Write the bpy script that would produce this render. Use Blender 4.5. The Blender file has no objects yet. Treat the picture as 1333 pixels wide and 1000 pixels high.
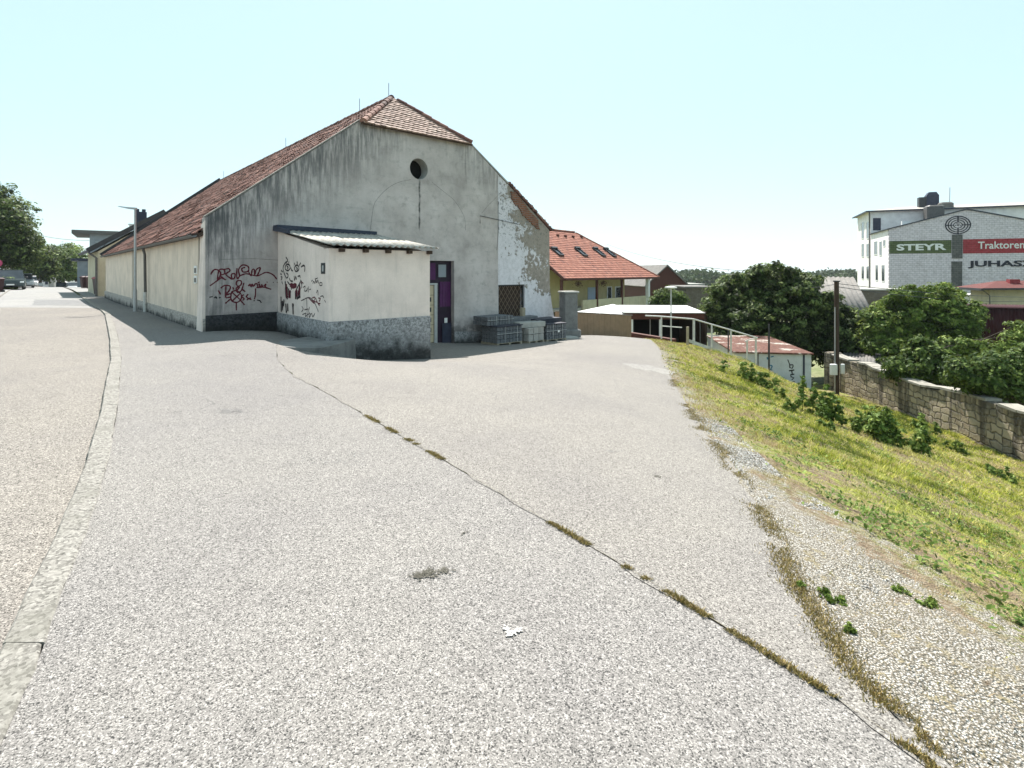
import bpy, bmesh, math, random
import numpy as np
from mathutils import Vector, Matrix
from mathutils.geometry import tessellate_polygon
random.seed(7); rng = np.random.default_rng(7)
scene = bpy.context.scene
COL = scene.collection
# ------------------------------------------------------------------ camera, sky, sun, exposure
F = 694.0; HOR = 354.5; CAMZ = 1.6           # focal length in px (1333 wide), eye-level row, eye height
cam_d = bpy.data.cameras.new('camera'); cam = bpy.data.objects.new('camera', cam_d); COL.objects.link(cam)
cam_d.sensor_fit = 'HORIZONTAL'; cam_d.sensor_width = 36; cam_d.lens = F / 1333 * 36
cam_d.shift_y = -(500 - HOR) / 1333; cam_d.clip_start = 0.1; cam_d.clip_end = 30000
cam.location = (0, 0, CAMZ); cam.rotation_euler = (math.radians(90), 0, 0)
scene.camera = cam
SUNV = Vector((-0.03, 0.66, 1.0)).normalized()   # towards the sun
el = math.asin(SUNV.z); az = math.atan2(SUNV.x, SUNV.y)
world = bpy.data.worlds.new('World'); scene.world = world; world.use_nodes = True
wn = world.node_tree; bg = wn.nodes['Background']
sky = wn.nodes.new('ShaderNodeTexSky'); sky.sky_type = 'NISHITA'; sky.sun_disc = False
sky.sun_elevation = el; sky.sun_rotation = az
sky.air_density = 1.0; sky.dust_density = 0.6; sky.ozone_density = 1.0
mx = wn.nodes.new('ShaderNodeMix'); mx.data_type = 'RGBA'; mx.inputs[0].default_value = 0.7; mx.inputs[7].default_value = (3.85, 5.3, 5.55, 1)   # thin even veil over the clear sky
wn.links.new(sky.outputs[0], mx.inputs[6]); wn.links.new(mx.outputs[2], bg.inputs['Color']); bg.inputs['Strength'].default_value = 0.085
sl = bpy.data.lights.new('sun', 'SUN'); sl.energy = 5.0; sl.angle = math.radians(0.5); sl.color = (1.0, 0.945, 0.885)
so = bpy.data.objects.new('sun', sl); COL.objects.link(so); so.location = (0, 0, 60)
so.rotation_euler = (-SUNV).to_track_quat('-Z', 'Y').to_euler()
scene.view_settings.view_transform = 'Standard'; scene.view_settings.look = 'None'
scene.view_settings.gamma = 1; scene.view_settings.exposure = 1.22

# ------------------------------------------------------------------ helpers
def at(px, py, Y): return Vector(((px - 666.5) / F * Y, Y, CAMZ - (py - HOR) / F * Y))
def tag(o, label=None, cat=None, group=None, kind=None):
    if label: o['label'] = label
    if cat: o['category'] = cat
    if group: o['group'] = group
    if kind: o['kind'] = kind
    return o
def empty(name, loc=(0, 0, 0), rz=0, label=None, cat=None, group=None):
    o = bpy.data.objects.new(name, None); COL.objects.link(o); o.location = loc; o.rotation_euler = (0, 0, rz)
    o.empty_display_size = 0.3
    return tag(o, label, cat, group)
def copy_tree(o, parent=None):
    c = o.copy(); COL.objects.link(c)
    if parent: c.parent = parent
    for ch in [k for k in bpy.data.objects if k.parent == o]: copy_tree(ch, c)
    return c
def mesh_obj(name, verts, faces, mat=None, parent=None, smooth=False, attrs=None):
    me = bpy.data.meshes.new(name)
    me.from_pydata([tuple(v) for v in verts], [], [tuple(f) for f in faces])
    if smooth: me.polygons.foreach_set('use_smooth', [True] * len(me.polygons))
    if attrs:
        for k, (dom, vals) in attrs.items():
            a = me.attributes.new(k, 'FLOAT', dom); a.data.foreach_set('value', np.asarray(vals, dtype=np.float32))
    me.update()
    o = bpy.data.objects.new(name, me); COL.objects.link(o)
    if mat: me.materials.append(mat)
    if parent: o.parent = parent
    return o
class MB:
    def __init__(s): s.v = []; s.f = []; s.t = []; s.tint = 0.5
    def add(s, vs, fs):
        b = len(s.v); s.v += [tuple(v) for v in vs]; s.f += [tuple(i + b for i in f) for f in fs]; s.t += [s.tint] * len(fs); return s
    def box(s, x0, x1, y0, y1, z0, z1, M=None):
        vs = [Vector(p) for p in ((x0,y0,z0),(x1,y0,z0),(x1,y1,z0),(x0,y1,z0),(x0,y0,z1),(x1,y0,z1),(x1,y1,z1),(x0,y1,z1))]
        if M: vs = [M @ v for v in vs]
        return s.add(vs, [(0,3,2,1),(4,5,6,7),(0,1,5,4),(1,2,6,5),(2,3,7,6),(3,0,4,7)])
    def bev(s, x0, x1, y0, y1, z0, z1, b=0.01):
        # box with chamfered vertical and top edges
        def ring(d, z): return [(x0+d+b,y0+d,z),(x1-d-b,y0+d,z),(x1-d,y0+d+b,z),(x1-d,y1-d-b,z),(x1-d-b,y1-d,z),(x0+d+b,y1-d,z),(x0+d,y1-d-b,z),(x0+d,y0+d+b,z)]
        vs = ring(0, z0) + ring(0, z1 - b) + ring(b, z1)
        fs = [tuple(range(7, -1, -1)), tuple(range(16, 24))]
        for k in range(2):
            for i in range(8): j = (i + 1) % 8; fs.append((k*8+i, k*8+j, k*8+8+j, k*8+8+i))
        return s.add(vs, fs)
    def bar(s, p, q, w, h=None, up=(0, 0, 1)):
        p = Vector(p); q = Vector(q); h = h or w; d = (q - p)
        x = d.normalized(); u = Vector(up)
        if abs(x.dot(u)) > .98: u = Vector((1, 0, 0))
        y = u.cross(x).normalized(); z = x.cross(y)
        vs = [c + y*sy*w/2 + z*sz*h/2 for c in (p, q) for sy, sz in ((-1,-1),(1,-1),(1,1),(-1,1))]
        return s.add(vs, [(0,1,2,3),(7,6,5,4),(0,4,5,1),(1,5,6,2),(2,6,7,3),(3,7,4,0)])
    def tube(s, pts, r, n=8, cap=True):
        pts = [Vector(p) for p in pts]; rs = r if isinstance(r, (list, tuple)) else [r]*len(pts)
        vs = []; fs = []
        for i, p in enumerate(pts):
            d = (pts[min(i+1, len(pts)-1)] - pts[max(i-1, 0)]).normalized()
            u = Vector((0, 0, 1)) if abs(d.z) < .9 else Vector((1, 0, 0))
            a = u.cross(d).normalized(); b = d.cross(a)
            for k in range(n):
                t = 2*math.pi*k/n; vs.append(p + (a*math.cos(t) + b*math.sin(t))*rs[i])
        for i in range(len(pts)-1):
            for k in range(n):
                k2 = (k+1) % n; fs.append((i*n+k, i*n+k2, (i+1)*n+k2, (i+1)*n+k))
        if cap: fs.append(tuple(range(n-1, -1, -1))); fs.append(tuple(range((len(pts)-1)*n, len(pts)*n)))
        return s.add(vs, fs)
    def loft(s, rings, cap=True):
        n = len(rings[0]); vs = [v for r in rings for v in r]; fs = []
        for i in range(len(rings)-1):
            for k in range(n): k2 = (k+1) % n; fs.append((i*n+k, i*n+k2, (i+1)*n+k2, (i+1)*n+k))
        if cap: fs.append(tuple(range(n-1, -1, -1))); fs.append(tuple(range((len(rings)-1)*n, len(rings)*n)))
        return s.add(vs, fs)
    def plate(s, loops, y0, y1):
        """polygon(s) in the x-z plane (first outer, rest holes) with thickness y0..y1"""
        flat = [p for l in loops for p in l]
        tris = tessellate_polygon([[Vector((p[0], p[1], 0)) for p in l] for l in loops])
        n = len(flat); vs = [(p[0], y0, p[1]) for p in flat] + [(p[0], y1, p[1]) for p in flat]
        fs = []
        for t in tris:
            a, b, c = [Vector((flat[i][0], flat[i][1])) for i in t]
            if (b-a).x*(c-a).y - (b-a).y*(c-a).x < 0: t = (t[0], t[2], t[1])
            fs.append(t); fs.append((t[2]+n, t[1]+n, t[0]+n))
        o = 0
        for li, l in enumerate(loops):
            m = len(l)
            for i in range(m):
                j = (i+1) % m; fs.append((o+j, o+i, o+i+n, o+j+n))
            o += m
        return s.add(vs, fs)
    def build(s, name, mat, parent=None, smooth=False, weld=False):
        o = mesh_obj(name, s.v, s.f, mat, parent, smooth, {'tint': ('FACE', s.t)})
        bm = bmesh.new(); bm.from_mesh(o.data)
        bmesh.ops.recalc_face_normals(bm, faces=bm.faces) if weld else None
        bm.to_mesh(o.data); bm.free()
        return o
def circle(cx, cz, r, n=32, rz=None): return [(cx + r*math.cos(2*math.pi*i/n), cz + (rz or r)*math.sin(2*math.pi*i/n)) for i in range(n)]
def rect(x0, x1, z0, z1): return [(x0, z0), (x1, z0), (x1, z1), (x0, z1)]

# ------------------------------------------------------------------ node helpers
class NT:
    def __init__(s, name):
        s.m = bpy.data.materials.new(name); s.m.use_nodes = True; s.t = s.m.node_tree; s.t.nodes.clear()
        s.out = s.t.nodes.new('ShaderNodeOutputMaterial')
    def n(s, typ, ins=None, **props):
        k = s.t.nodes.new('ShaderNode' + typ)
        for a, b in props.items(): setattr(k, a, b)
        for a, b in (ins or {}).items():
            if hasattr(b, 'is_output'): s.t.links.new(b, k.inputs[a])
            else:
                if isinstance(b, tuple) and len(b) == 3 and k.inputs[a].type == 'RGBA': b = (*b, 1)
                k.inputs[a].default_value = b
        return k
    def coord(s, kind='Object', scale=(1, 1, 1), rot=(0, 0, 0)):
        tc = s.n('TexCoord'); mp = s.n('Mapping', {'Vector': tc.outputs[kind], 'Scale': scale, 'Rotation': rot}); return mp.outputs[0]
    def noise(s, vec, scale, detail=4, rough=.6, dist=0): return s.n('TexNoise', {'Vector': vec, 'Scale': scale, 'Detail': detail, 'Roughness': rough, 'Distortion': dist}).outputs[0]
    def voro(s, vec, scale, out='Color', feature='F1'): return s.n('TexVoronoi', {'Vector': vec, 'Scale': scale}, feature=feature).outputs[out]
    def ramp(s, fac, stops, interp='LINEAR'):
        r = s.n('ValToRGB', {'Fac': fac}); r.color_ramp.interpolation = interp
        e = r.color_ramp.elements
        while len(e) < len(stops): e.new(0.5)
        for k, (p, c) in enumerate(stops):
            e[k].position = p; e[k].color = (*c, 1) if isinstance(c, tuple) else (c, c, c, 1)
        return r.outputs[0]
    def mix(s, fac, a, b, mode='MIX'):
        k = s.n('Mix', data_type='RGBA', blend_type=mode); k.inputs[0].default_value = 1
        for idx, val in ((0, fac), (6, a), (7, b)):
            if hasattr(val, 'is_output'): s.t.links.new(val, k.inputs[idx])
            elif idx == 0: k.inputs[0].default_value = val
            else: k.inputs[idx].default_value = (*val, 1) if isinstance(val, tuple) else (val, val, val, 1)
        return k.outputs[2]
    def math(s, op, a, b=0.0, c=None, clamp=False):
        k = s.n('Math', operation=op, use_clamp=clamp)
        for i, val in enumerate((a, b) + ((c,) if c is not None else ())):
            if hasattr(val, 'is_output'): s.t.links.new(val, k.inputs[i])
            else: k.inputs[i].default_value = val
        return k.outputs[0]
    def mrange(s, v, a, b, c=0., d=1.): return s.n('MapRange', {0: v, 1: a, 2: b, 3: c, 4: d}, interpolation_type='SMOOTHSTEP').outputs[0]
    def xyz(s, vec): return s.n('SeparateXYZ', {0: vec}).outputs
    def attr(s, name): return s.n('Attribute', attribute_name=name).outputs['Fac']
    def bump(s, h, strength=.4, dist=.01): return s.n('Bump', {'Height': h, 'Strength': strength, 'Distance': dist}).outputs[0]
    def done(s, col, rough=.85, normal=None, metal=0., spec=.3, trans=None):
        b = s.n('BsdfPrincipled', {'Base Color': col, 'Roughness': rough, 'Metallic': metal, 'Specular IOR Level': spec})
        if normal is not None: s.t.links.new(normal, b.inputs['Normal'])
        sh = b.outputs[0]
        if trans:
            tr = s.n('BsdfTranslucent', {'Color': trans}); sh = s.n('MixShader', {0: .12, 1: sh, 2: tr.outputs[0]}).outputs[0]
        s.t.links.new(sh, s.out.inputs[0]); return s.m
def plain(name, col, rough=.7, var=.25, scale=3., metal=0., spec=.3, bump=.15):
    """painted / metal / timber surface with blotchy wear"""
    t = NT(name); v = t.coord(); a = t.noise(v, scale, 6, .65); b = t.noise(v, scale*14, 3)
    f = t.math('MULTIPLY_ADD', a, .7, t.math('MULTIPLY', b, .3))
    c = t.ramp(f, [(.3, tuple(x*(1-var) for x in col)), (.5, col), (.7, tuple(min(1, x*(1+var*.6)) for x in col))])
    return t.done(c, rough, t.bump(b, bump, .005), metal, spec)

# ------------------------------------------------------------------ terrain height
CP = np.array([
 (-8.28,14.4,0),(-15,22,0),(-27,35,0),(-20,15,0),(-12,8,0),(-8,4,0),(-4,2,0),(-3,0,0),(0,-6,0),(0,1.2,0),(-30,25,0),(-35,50,0),
 (-5.3,11.6,0),(-6,9,0),(-3.4,7,-.03),(-1.6,4.5,-.04),(-6.2,13.6,0),(-18,-6,0),(-45,30,0),
 (-1.4,11.85,-.4),(-2.29,14.87,-.81),(-3.96,13.37,-.57),(-3.9,10.4,-.13),(-2.2,19.9,-1.05),(1.7,18.85,-1.02),(2,27,-1.6),
 (0.8,23,-1.3),(3.1,9.5,-.75),(2.2,6,-.38),(1.7,3.9,-.2),(1.1,1.9,-.04),(1.5,13,-.72),(5,16,-1.15),
 (4.2,5.5,-1.0),(8,5,-2.35),(7.2,21.5,-1.38),(9.5,21.5,-2.0),(11,21,-2.8),(12.7,22,-3.45),(15.4,16,-4.06),(16.4,26.6,-4.36),(15,8,-3.9),(14,2,-3.8),(6,-1,-1.3),(3,-1,-.4),
 (8,12,-2.2),(12,12,-3.4),(8,17,-2.0),
 (25,20,-4.6),(25,35,-4.8),(10,30,-4.3),(14,42,-4.8),(3,36,-3.4),(0,50,-4.3),(35,60,-5.8),(55,75,-6.5),(0,85,-6.5),(-10,45,-2),(-18,55,-1.2),(-12,30,-.8),(40,20,-5.2),(40,0,-5),(90,90,-8),
 (-8.9,13.4,-.02),(-7.6,12.4,-.08),(-6.6,11.6,-.05),(5,26,-1.6),(3.5,27,-1.6),(6.2,24,-1.45),(6,30,-2.8),(3,30.5,-2.3),(-12,4,0),(-6,-4,0),
 (-52,58,0),(-45,55,0),(-62,72,-.35),(-75,90,-1.5),(-90,110,-3),(-60,45,0),(-85,75,-.5),(-40,90,-2.5),(-100,40,0),(-60,0,0),(-100,-10,0),(20,-10,-3.5),(60,-10,-6)], dtype=float)
def _phi(r2): return np.where(r2 > 1e-12, .5*r2*np.log(np.maximum(r2, 1e-12)), 0)
def _tps():
    n = len(CP); d = CP[:, None, :2] - CP[None, :, :2]; K = _phi((d**2).sum(-1)) + np.eye(n)*0.02
    P = np.c_[np.ones(n), CP[:, :2]]; A = np.zeros((n+3, n+3)); A[:n, :n] = K; A[:n, n:] = P; A[n:, :n] = P.T
    return np.linalg.solve(A, np.r_[CP[:, 2], 0, 0, 0])
_W = _tps()
def H(x, y):
    x = np.asarray(x, float); y = np.asarray(y, float); sh = x.shape; x = x.ravel(); y = y.ravel()
    out = np.empty(len(x))
    for i in range(0, len(x), 40000):
        xx = x[i:i+40000]; yy = y[i:i+40000]
        r2 = (xx[:, None]-CP[None, :, 0])**2 + (yy[:, None]-CP[None, :, 1])**2
        out[i:i+40000] = _phi(r2) @ _W[:-3] + _W[-3] + _W[-2]*xx + _W[-1]*yy
    return out.reshape(sh)
def hz(x, y): return float(H(np.array([x]), np.array([y]))[0])
def hit(px, py):
    Y = np.concatenate([np.arange(.8, 30, .04), np.arange(30, 120, .2)]); X = (px-666.5)/F*Y; Z = CAMZ-(py-HOR)/F*Y
    k = np.argmax(Z < H(X, Y)); return (X[k], Y[k])
# ------------------------------------------------------------------ materials
def m_asphalt(name, lo, mid, hi, scale=85, tintcol=None):
    t = NT(name); v = t.coord()
    c1 = t.n('TexVoronoi', {'Vector': v, 'Scale': scale}); g = t.xyz(c1.outputs['Color'])[0]
    c2 = t.n('TexVoronoi', {'Vector': v, 'Scale': scale*.45}); g2 = t.xyz(c2.outputs['Color'])[1]
    f = t.math('MULTIPLY_ADD', g, .80, t.math('MULTIPLY', g2, .20)); lo, mid, hi = [(q[0]*.825, q[1]*.82, q[2]*.80) for q in (lo, mid, hi)]
    c = t.ramp(f, [(.12, lo), (.4, mid), (.62, mid), (.9, hi)])
    big = t.noise(v, .35, 5, .6); med = t.noise(v, 3.2, 5, .65)
    c = t.mix(t.mrange(big, .35, .7), c, t.mix(1., c, (.86, .86, .89), 'MULTIPLY'))
    c = t.mix(t.mrange(med, .56, .74, 0, .55), c, t.mix(1., c, (.72, .71, .72), 'MULTIPLY'))
    # fine wandering cracks
    w = t.n('TexVoronoi', {'Vector': t.mix(.06, v, t.n('TexNoise', {'Vector': v, 'Scale': 2.2, 'Detail': 5}).outputs['Color']), 'Scale': .42}, feature='DISTANCE_TO_EDGE').outputs[0]
    ck = t.math('MULTIPLY', t.mrange(w, .004, .0, 0, 1), t.mrange(t.noise(v, .5, 2), .52, .6))
    c = t.mix(t.math('MULTIPLY', ck, .5), c, (.05, .05, .05))
    return t.done(c, .9, t.bump(f, .55, .006), spec=.25)
M = {}
M['asphalt_grey'] = m_asphalt('asphalt_grey', (.045,.044,.043), (.229,.217,.206), (.455,.433,.412), 205)
M['asphalt_warm'] = m_asphalt('asphalt_warm', (.055,.048,.043), (.236,.2225,.206), (.455,.428,.395), 195)
M['asphalt_road'] = m_asphalt('asphalt_road', (.045,.04,.035), (.232,.214,.194), (.46,.425,.385), 150)
M['asphalt_old'] = m_asphalt('asphalt_old', (.15,.15,.15), (.30,.295,.285), (.44,.43,.42), 60)
M['asphalt_patch'] = m_asphalt('asphalt_patch', (.1,.1,.1), (.22,.22,.22), (.33,.33,.33), 60)
def m_kerb():
    t = NT('kerb_stone'); v = t.coord(); vo = t.n('TexVoronoi', {'Vector': v, 'Scale': 70.}); f = t.math('MULTIPLY_ADD', t.noise(v, 30, 6, .75), .7, t.math('MULTIPLY', t.xyz(vo.outputs['Color'])[0], .3)); g = t.noise(v, 3, 4)
    c = t.ramp(f, [(.3, (.075,.07,.062)), (.48, (.185,.175,.157)), (.66, (.285,.272,.245))])
    c = t.mix(t.mrange(g, .48, .68, 0, .6), c, (.13,.125,.105))
    return t.done(c, .9, t.bump(f, .6, .006))
M['kerb'] = m_kerb()
def m_bank():
    t = NT('bank_soil'); v = t.coord(); g = t.attr('gravel')
    n = t.noise(v, 2.2, 6, .7); n2 = t.noise(v, 14, 5, .7); n3 = t.noise(v, .8, 3)
    soil = t.ramp(n2, [(.3, (.09,.065,.04)), (.5, (.19,.14,.09)), (.7, (.32,.26,.17))])
    moss = t.ramp(n2, [(.35, (.10,.12,.02)), (.65, (.33,.34,.07))])
    soil = t.mix(t.mrange(n, .42, .58), soil, moss)
    vo = t.n('TexVoronoi', {'Vector': v, 'Scale': 85., 'Randomness': 1.}); x = t.xyz(vo.outputs['Color'])
    st = t.ramp(x[0], [(0., (.14,.125,.10)), (.3, (.37,.35,.31)), (.7, (.44,.415,.38)), (1., (.56,.54,.50))])
    st = t.mix(t.mrange(vo.outputs['Distance'], .30, .62, 0, .9), st, (.10,.085,.06))
    gm = t.math('ADD', g, t.math('MULTIPLY', t.math('SUBTRACT', n, .5), 2.2)); gm = t.math('ADD', gm, t.math('MULTIPLY', t.math('SUBTRACT', n2, .5), 1.6))
    c = t.mix(t.mrange(gm, .38, .72), soil, st); c = t.mix(t.math('MULTIPLY', t.mrange(t.noise(v, 7, 6, .75), .54, .62), .85), c, t.ramp(n2, [(.3, (.13,.105,.06)), (.7, (.26,.22,.13))]))
    return t.done(c, .95, t.bump(t.math('ADD', vo.outputs['Distance'], n2), .8, .02))
M['bank'] = m_bank()
def m_ground():
    t = NT('ground_soil'); v = t.coord(); n = t.noise(v, .35, 8, .65); n2 = t.noise(v, 3, 6, .7)
    c = t.ramp(n2, [(.3, (.09,.085,.05)), (.5, (.16,.17,.08)), (.7, (.26,.25,.16))])
    c = t.mix(t.mrange(n, .4, .6), c, t.ramp(n2, [(.3, (.05,.07,.02)), (.7, (.13,.17,.05))]))
    return t.done(c, .95, t.bump(n2, .5, .05))
M['ground'] = m_ground()
def m_plain_far():
    t = NT('far_plain'); v = t.coord(); n = t.noise(v, .004, 6, .6); f = t.xyz(t.voro(v, .0035))[0]
    c = t.ramp(f, [(0, (.05,.08,.03)), (.4, (.10,.12,.05)), (.7, (.20,.19,.10)), (1, (.06,.09,.04))], 'CONSTANT')
    return t.done(t.mix(t.mrange(n, .45, .6), c, (.035,.055,.025)), .95)
M['far_plain'] = m_plain_far()

def m_facade(name='facade_render'):
    """grey cement render: vertical soot streaks below the left verge, blotches, streak under the round window, damp foot"""
    t = NT(name); v = t.coord(); x, y, z = t.xyz(v)
    fine = t.noise(v, 30, 4, .7); blot = t.noise(v, .9, 6, .6); med = t.noise(v, 4, 6, .65)
    c = t.ramp(blot, [(.3, (.36,.32,.305)), (.48, (.49,.44,.42)), (.7, (.60,.545,.525))])
    c = t.mix(t.mrange(med, .48, .72, 0, .6), c, (.30,.28,.26))
    hl = t.noise(t.n('Mapping', {'Vector': v, 'Scale': (.35, 1, 3.2)}).outputs[0], 2.4, 5, .7); c = t.mix(t.mrange(hl, .55, .72, 0, .4), c, (.27,.27,.26))
    sv = t.n('Mapping', {'Vector': v, 'Scale': (5.5, 1, .55)}).outputs[0]; streak = t.noise(sv, 1.6, 6, .68)
    # dirt measured down from the verge (left and right) and the left corner
    dl = t.math('SUBTRACT', t.math('MULTIPLY_ADD', x, .775, 3.08), z)
    dr = t.math('SUBTRACT', t.math('MULTIPLY_ADD', x, -.69, 12.72), z)
    k = t.math('MAXIMUM', t.mrange(dl, 2.6, .1), t.math('MULTIPLY', t.mrange(dr, 1.9, .1), .55))
    k = t.math('MULTIPLY', k, t.mrange(streak, .34, .62))
    c = t.mix(t.math('MULTIPLY', k, .85), c, (.072,.076,.08))
    corner = t.math('MULTIPLY', t.mrange(x, 1.9, .1), t.mrange(t.math('MULTIPLY_ADD', streak, .5, t.math('MULTIPLY', blot, .5)), .42, .6))
    c = t.mix(t.math('MULTIPLY', corner, .62), c, (.06,.064,.068))
    # run-off below the round window
    wob = t.math('MULTIPLY', t.math('SUBTRACT', t.noise(t.n('Mapping', {'Vector': v, 'Scale': (0, 0, 1)}).outputs[0], 1.5, 3), .5), .12)
    dx = t.math('ABSOLUTE', t.math('SUBTRACT', t.math('ADD', x, wob), 6.72))
    r = t.math('MULTIPLY', t.mrange(dx, .055, .012), t.mrange(t.math('ABSOLUTE', t.math('SUBTRACT', z, 4.0)), 1.0, .7))
    c = t.mix(t.math('MULTIPLY', r, t.mrange(med, .3, .6, .3, .9)), c, (.05,.05,.05))
    # damp foot
    foot = t.mrange(t.math('ADD', z, t.math('MULTIPLY', x, .09)), t_foot[1], t_foot[0])
    foot = t.math('MULTIPLY', foot, t.mrange(med, .3, .55))
    c = t.mix(t.math('MULTIPLY', foot, .8), c, (.06,.062,.065))
    c = t.mix(t.mrange(fine, .3, .8, 0, .35), c, t.mix(1., c, (.68,.68,.68), 'MULTIPLY'))
    return t.done(c, .95, t.bump(t.math('ADD', t.math('MULTIPLY', fine, .4), med), .5, .02))
t_foot = (.05, .8)
M['facade'] = m_facade()
def m_oldwall():
    """flaking limewash over grey plaster"""
    t = NT('flaking_plaster'); v = t.coord(); x, y, z = t.xyz(v)
    n = t.noise(v, 1.1, 8, .62); n2 = t.noise(v, 5.5, 8, .75); fine = t.noise(v, 26, 4, .7)
    white = t.ramp(n2, [(.3, (.50,.48,.50)), (.55, (.68,.65,.68)), (.75, (.76,.73,.77))])
    grey = t.ramp(n2, [(.3, (.18,.155,.135)), (.55, (.34,.295,.255)), (.75, (.43,.38,.33))])
    # white stays lower left; loose flakes elsewhere
    s = t.math('MULTIPLY_ADD', t.math('SUBTRACT', x, 12.1), -.45, 0.46)
    s = t.math('ADD', s, t.math('MULTIPLY', t.math('SUBTRACT', z, 1.9), -.16))
    s = t.math('ADD', s, t.math('MULTIPLY', t.math('SUBTRACT', n, .5), 2.4)); s = t.math('ADD', s, t.math('MULTIPLY', t.math('SUBTRACT', n2, .5), 2.8))
    low = t.math('MULTIPLY', t.mrange(z, .9, .2), 1.1); s = t.math('ADD', s, low)
    c = t.mix(t.mrange(s, .40, .47), grey, white)
    lich = t.math('MULTIPLY', t.mrange(n2, .53, .6), t.mrange(z, 2.2, 3.4)); c = t.mix(t.math('MULTIPLY', lich, .75), c, (.10,.105,.10))
    edge = t.math('MULTIPLY', t.mrange(t.math('ABSOLUTE', t.math('SUBTRACT', s, .43)), .05, .0), .45); c = t.mix(edge, c, (.14,.13,.11))
    return t.done(c, .95, t.bump(t.math('ADD', t.math('MULTIPLY', t.mrange(s, .40, .47), .6), n2), .7, .02))
M['oldwall'] = m_oldwall()
def m_brick(name, c1, c2, mort, scale=1., bw=.26, rh=.085, ax='XZ', msize=.012, dirt=.4):
    t = NT(name); v = t.coord(); x, y, z = t.xyz(v)
    vv = t.n('CombineXYZ', {0: t.math('ADD', x, y) if ax == 'XY+' else x, 1: z, 2: 0.}).outputs[0]
    dn = t.n('TexNoise', {'Vector': v, 'Scale': 6., 'Detail': 3}).outputs['Color']
    vv = t.mix(.012, vv, dn)
    b = t.n('TexBrick', {'Vector': vv, 'Color1': c1, 'Color2': c2, 'Mortar': mort, 'Scale': scale, 'Mortar Size': msize, 'Brick Width': bw, 'Row Height': rh, 'Mortar Smooth': .3})
    n = t.noise(v, 3, 7, .7); n2 = t.noise(v, .7, 5, .6)
    c = t.mix(t.mrange(n, .4, .72, 0, dirt), b.outputs[0], t.mix(1., b.outputs[0], (.45,.44,.42), 'MULTIPLY'))
    c = t.mix(t.mrange(n2, .5, .7, 0, dirt), c, t.mix(1., c, (.7,.7,.68), 'MULTIPLY'))
    return t.done(c, .95, t.bump(t.math('SUBTRACT', n, b.outputs[1]), .6, .02))
M['brick'] = m_brick('red_brick', (.26,.10,.055), (.17,.065,.04), (.22,.19,.16))
M['white_brick'] = m_brick('white_painted_brick', (.66,.61,.66), (.58,.53,.58), (.40,.37,.41), bw=.5, rh=.26, msize=.022, dirt=.5)
M['green_band'] = m_brick('green_painted_brick', (.115,.15,.065), (.09,.12,.05), (.05,.06,.03), bw=.5, rh=.26, msize=.022, dirt=.6)
M['red_band'] = m_brick('red_painted_brick', (.36,.045,.06), (.30,.04,.05), (.20,.03,.03), bw=.5, rh=.26, msize=.022, dirt=.4)
M['grey_brick'] = m_brick('grey_brick', (.14,.14,.135), (.10,.10,.10), (.055,.055,.055), bw=.5, rh=.26, msize=.022, dirt=.5)
M['dark_brick'] = m_brick('brown_block', (.17,.145,.12), (.13,.11,.09), (.09,.08,.07), bw=.4, rh=.2, dirt=.5)
def m_render(name, col, streak=.5, foot=None, scale=1., dirtcol=(.12,.12,.11)):
    """plaster with vertical weather streaks and blotches"""
    t = NT(name); v = t.coord(); x, y, z = t.xyz(v)
    blot = t.noise(v, 1.3*scale, 6, .62); fine = t.noise(v, 35*scale, 4, .7)
    sv = t.n('Mapping', {'Vector': v, 'Scale': (4, 4, .35)}).outputs[0]; st = t.noise(sv, 1.3*scale, 6, .62)
    c = t.ramp(blot, [(.3, tuple(a*.82 for a in col)), (.55, col), (.75, tuple(min(.9, a*1.1) for a in col))])
    c = t.mix(t.mrange(st, .5, .78, 0, streak), c, dirtcol)
    if foot: c = t.mix(t.math('MULTIPLY', t.mrange(z, foot[1], foot[0]), t.mrange(blot, .25, .6, .3, .9)), c, dirtcol)
    c = t.mix(t.mrange(fine, .35, .8, 0, .3), c, t.mix(1., c, (.72,.72,.70), 'MULTIPLY'))
    return t.done(c, .93, t.bump(t.math('ADD', fine, blot), .35, .01))
M['cream_side'] = m_render('cream_render', (.72,.605,.50), .45)
M['annex_wall'] = m_render('annex_render', (.78,.67,.605), .3)
def m_plinth(name, top=(.33,.33,.335)):
    t = NT(name); v = t.coord(); x, y, z = t.xyz(v)
    n = t.noise(v, 4, 7, .7); f = t.noise(v, 15, 6, .85); b = t.noise(v, 1.1, 4)
    c = t.ramp(f, [(.38, tuple(a*.30 for a in top)), (.5, tuple(a*.85 for a in top)), (.60, tuple(a*1.35 for a in top))])
    d = t.math('ADD', t.attr('low'), t.math('MULTIPLY', t.math('SUBTRACT', n, .5), 1.3)); d = t.math('ADD', d, t.math('MULTIPLY', t.math('SUBTRACT', b, .5), .9))
    c = t.mix(t.mrange(t.math('ADD', d, t.math('MULTIPLY', t.math('SUBTRACT', f, .5), 1.4)), .30, .95, 0, .95), c, t.ramp(f, [(.35, (.008,.009,.010)), (.62, (.035,.035,.033)), (.74, (.14,.13,.11))]))
    return t.done(c, .97, t.bump(f, .8, .02))
M['plinth'] = m_plinth('roughcast_plinth')
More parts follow.
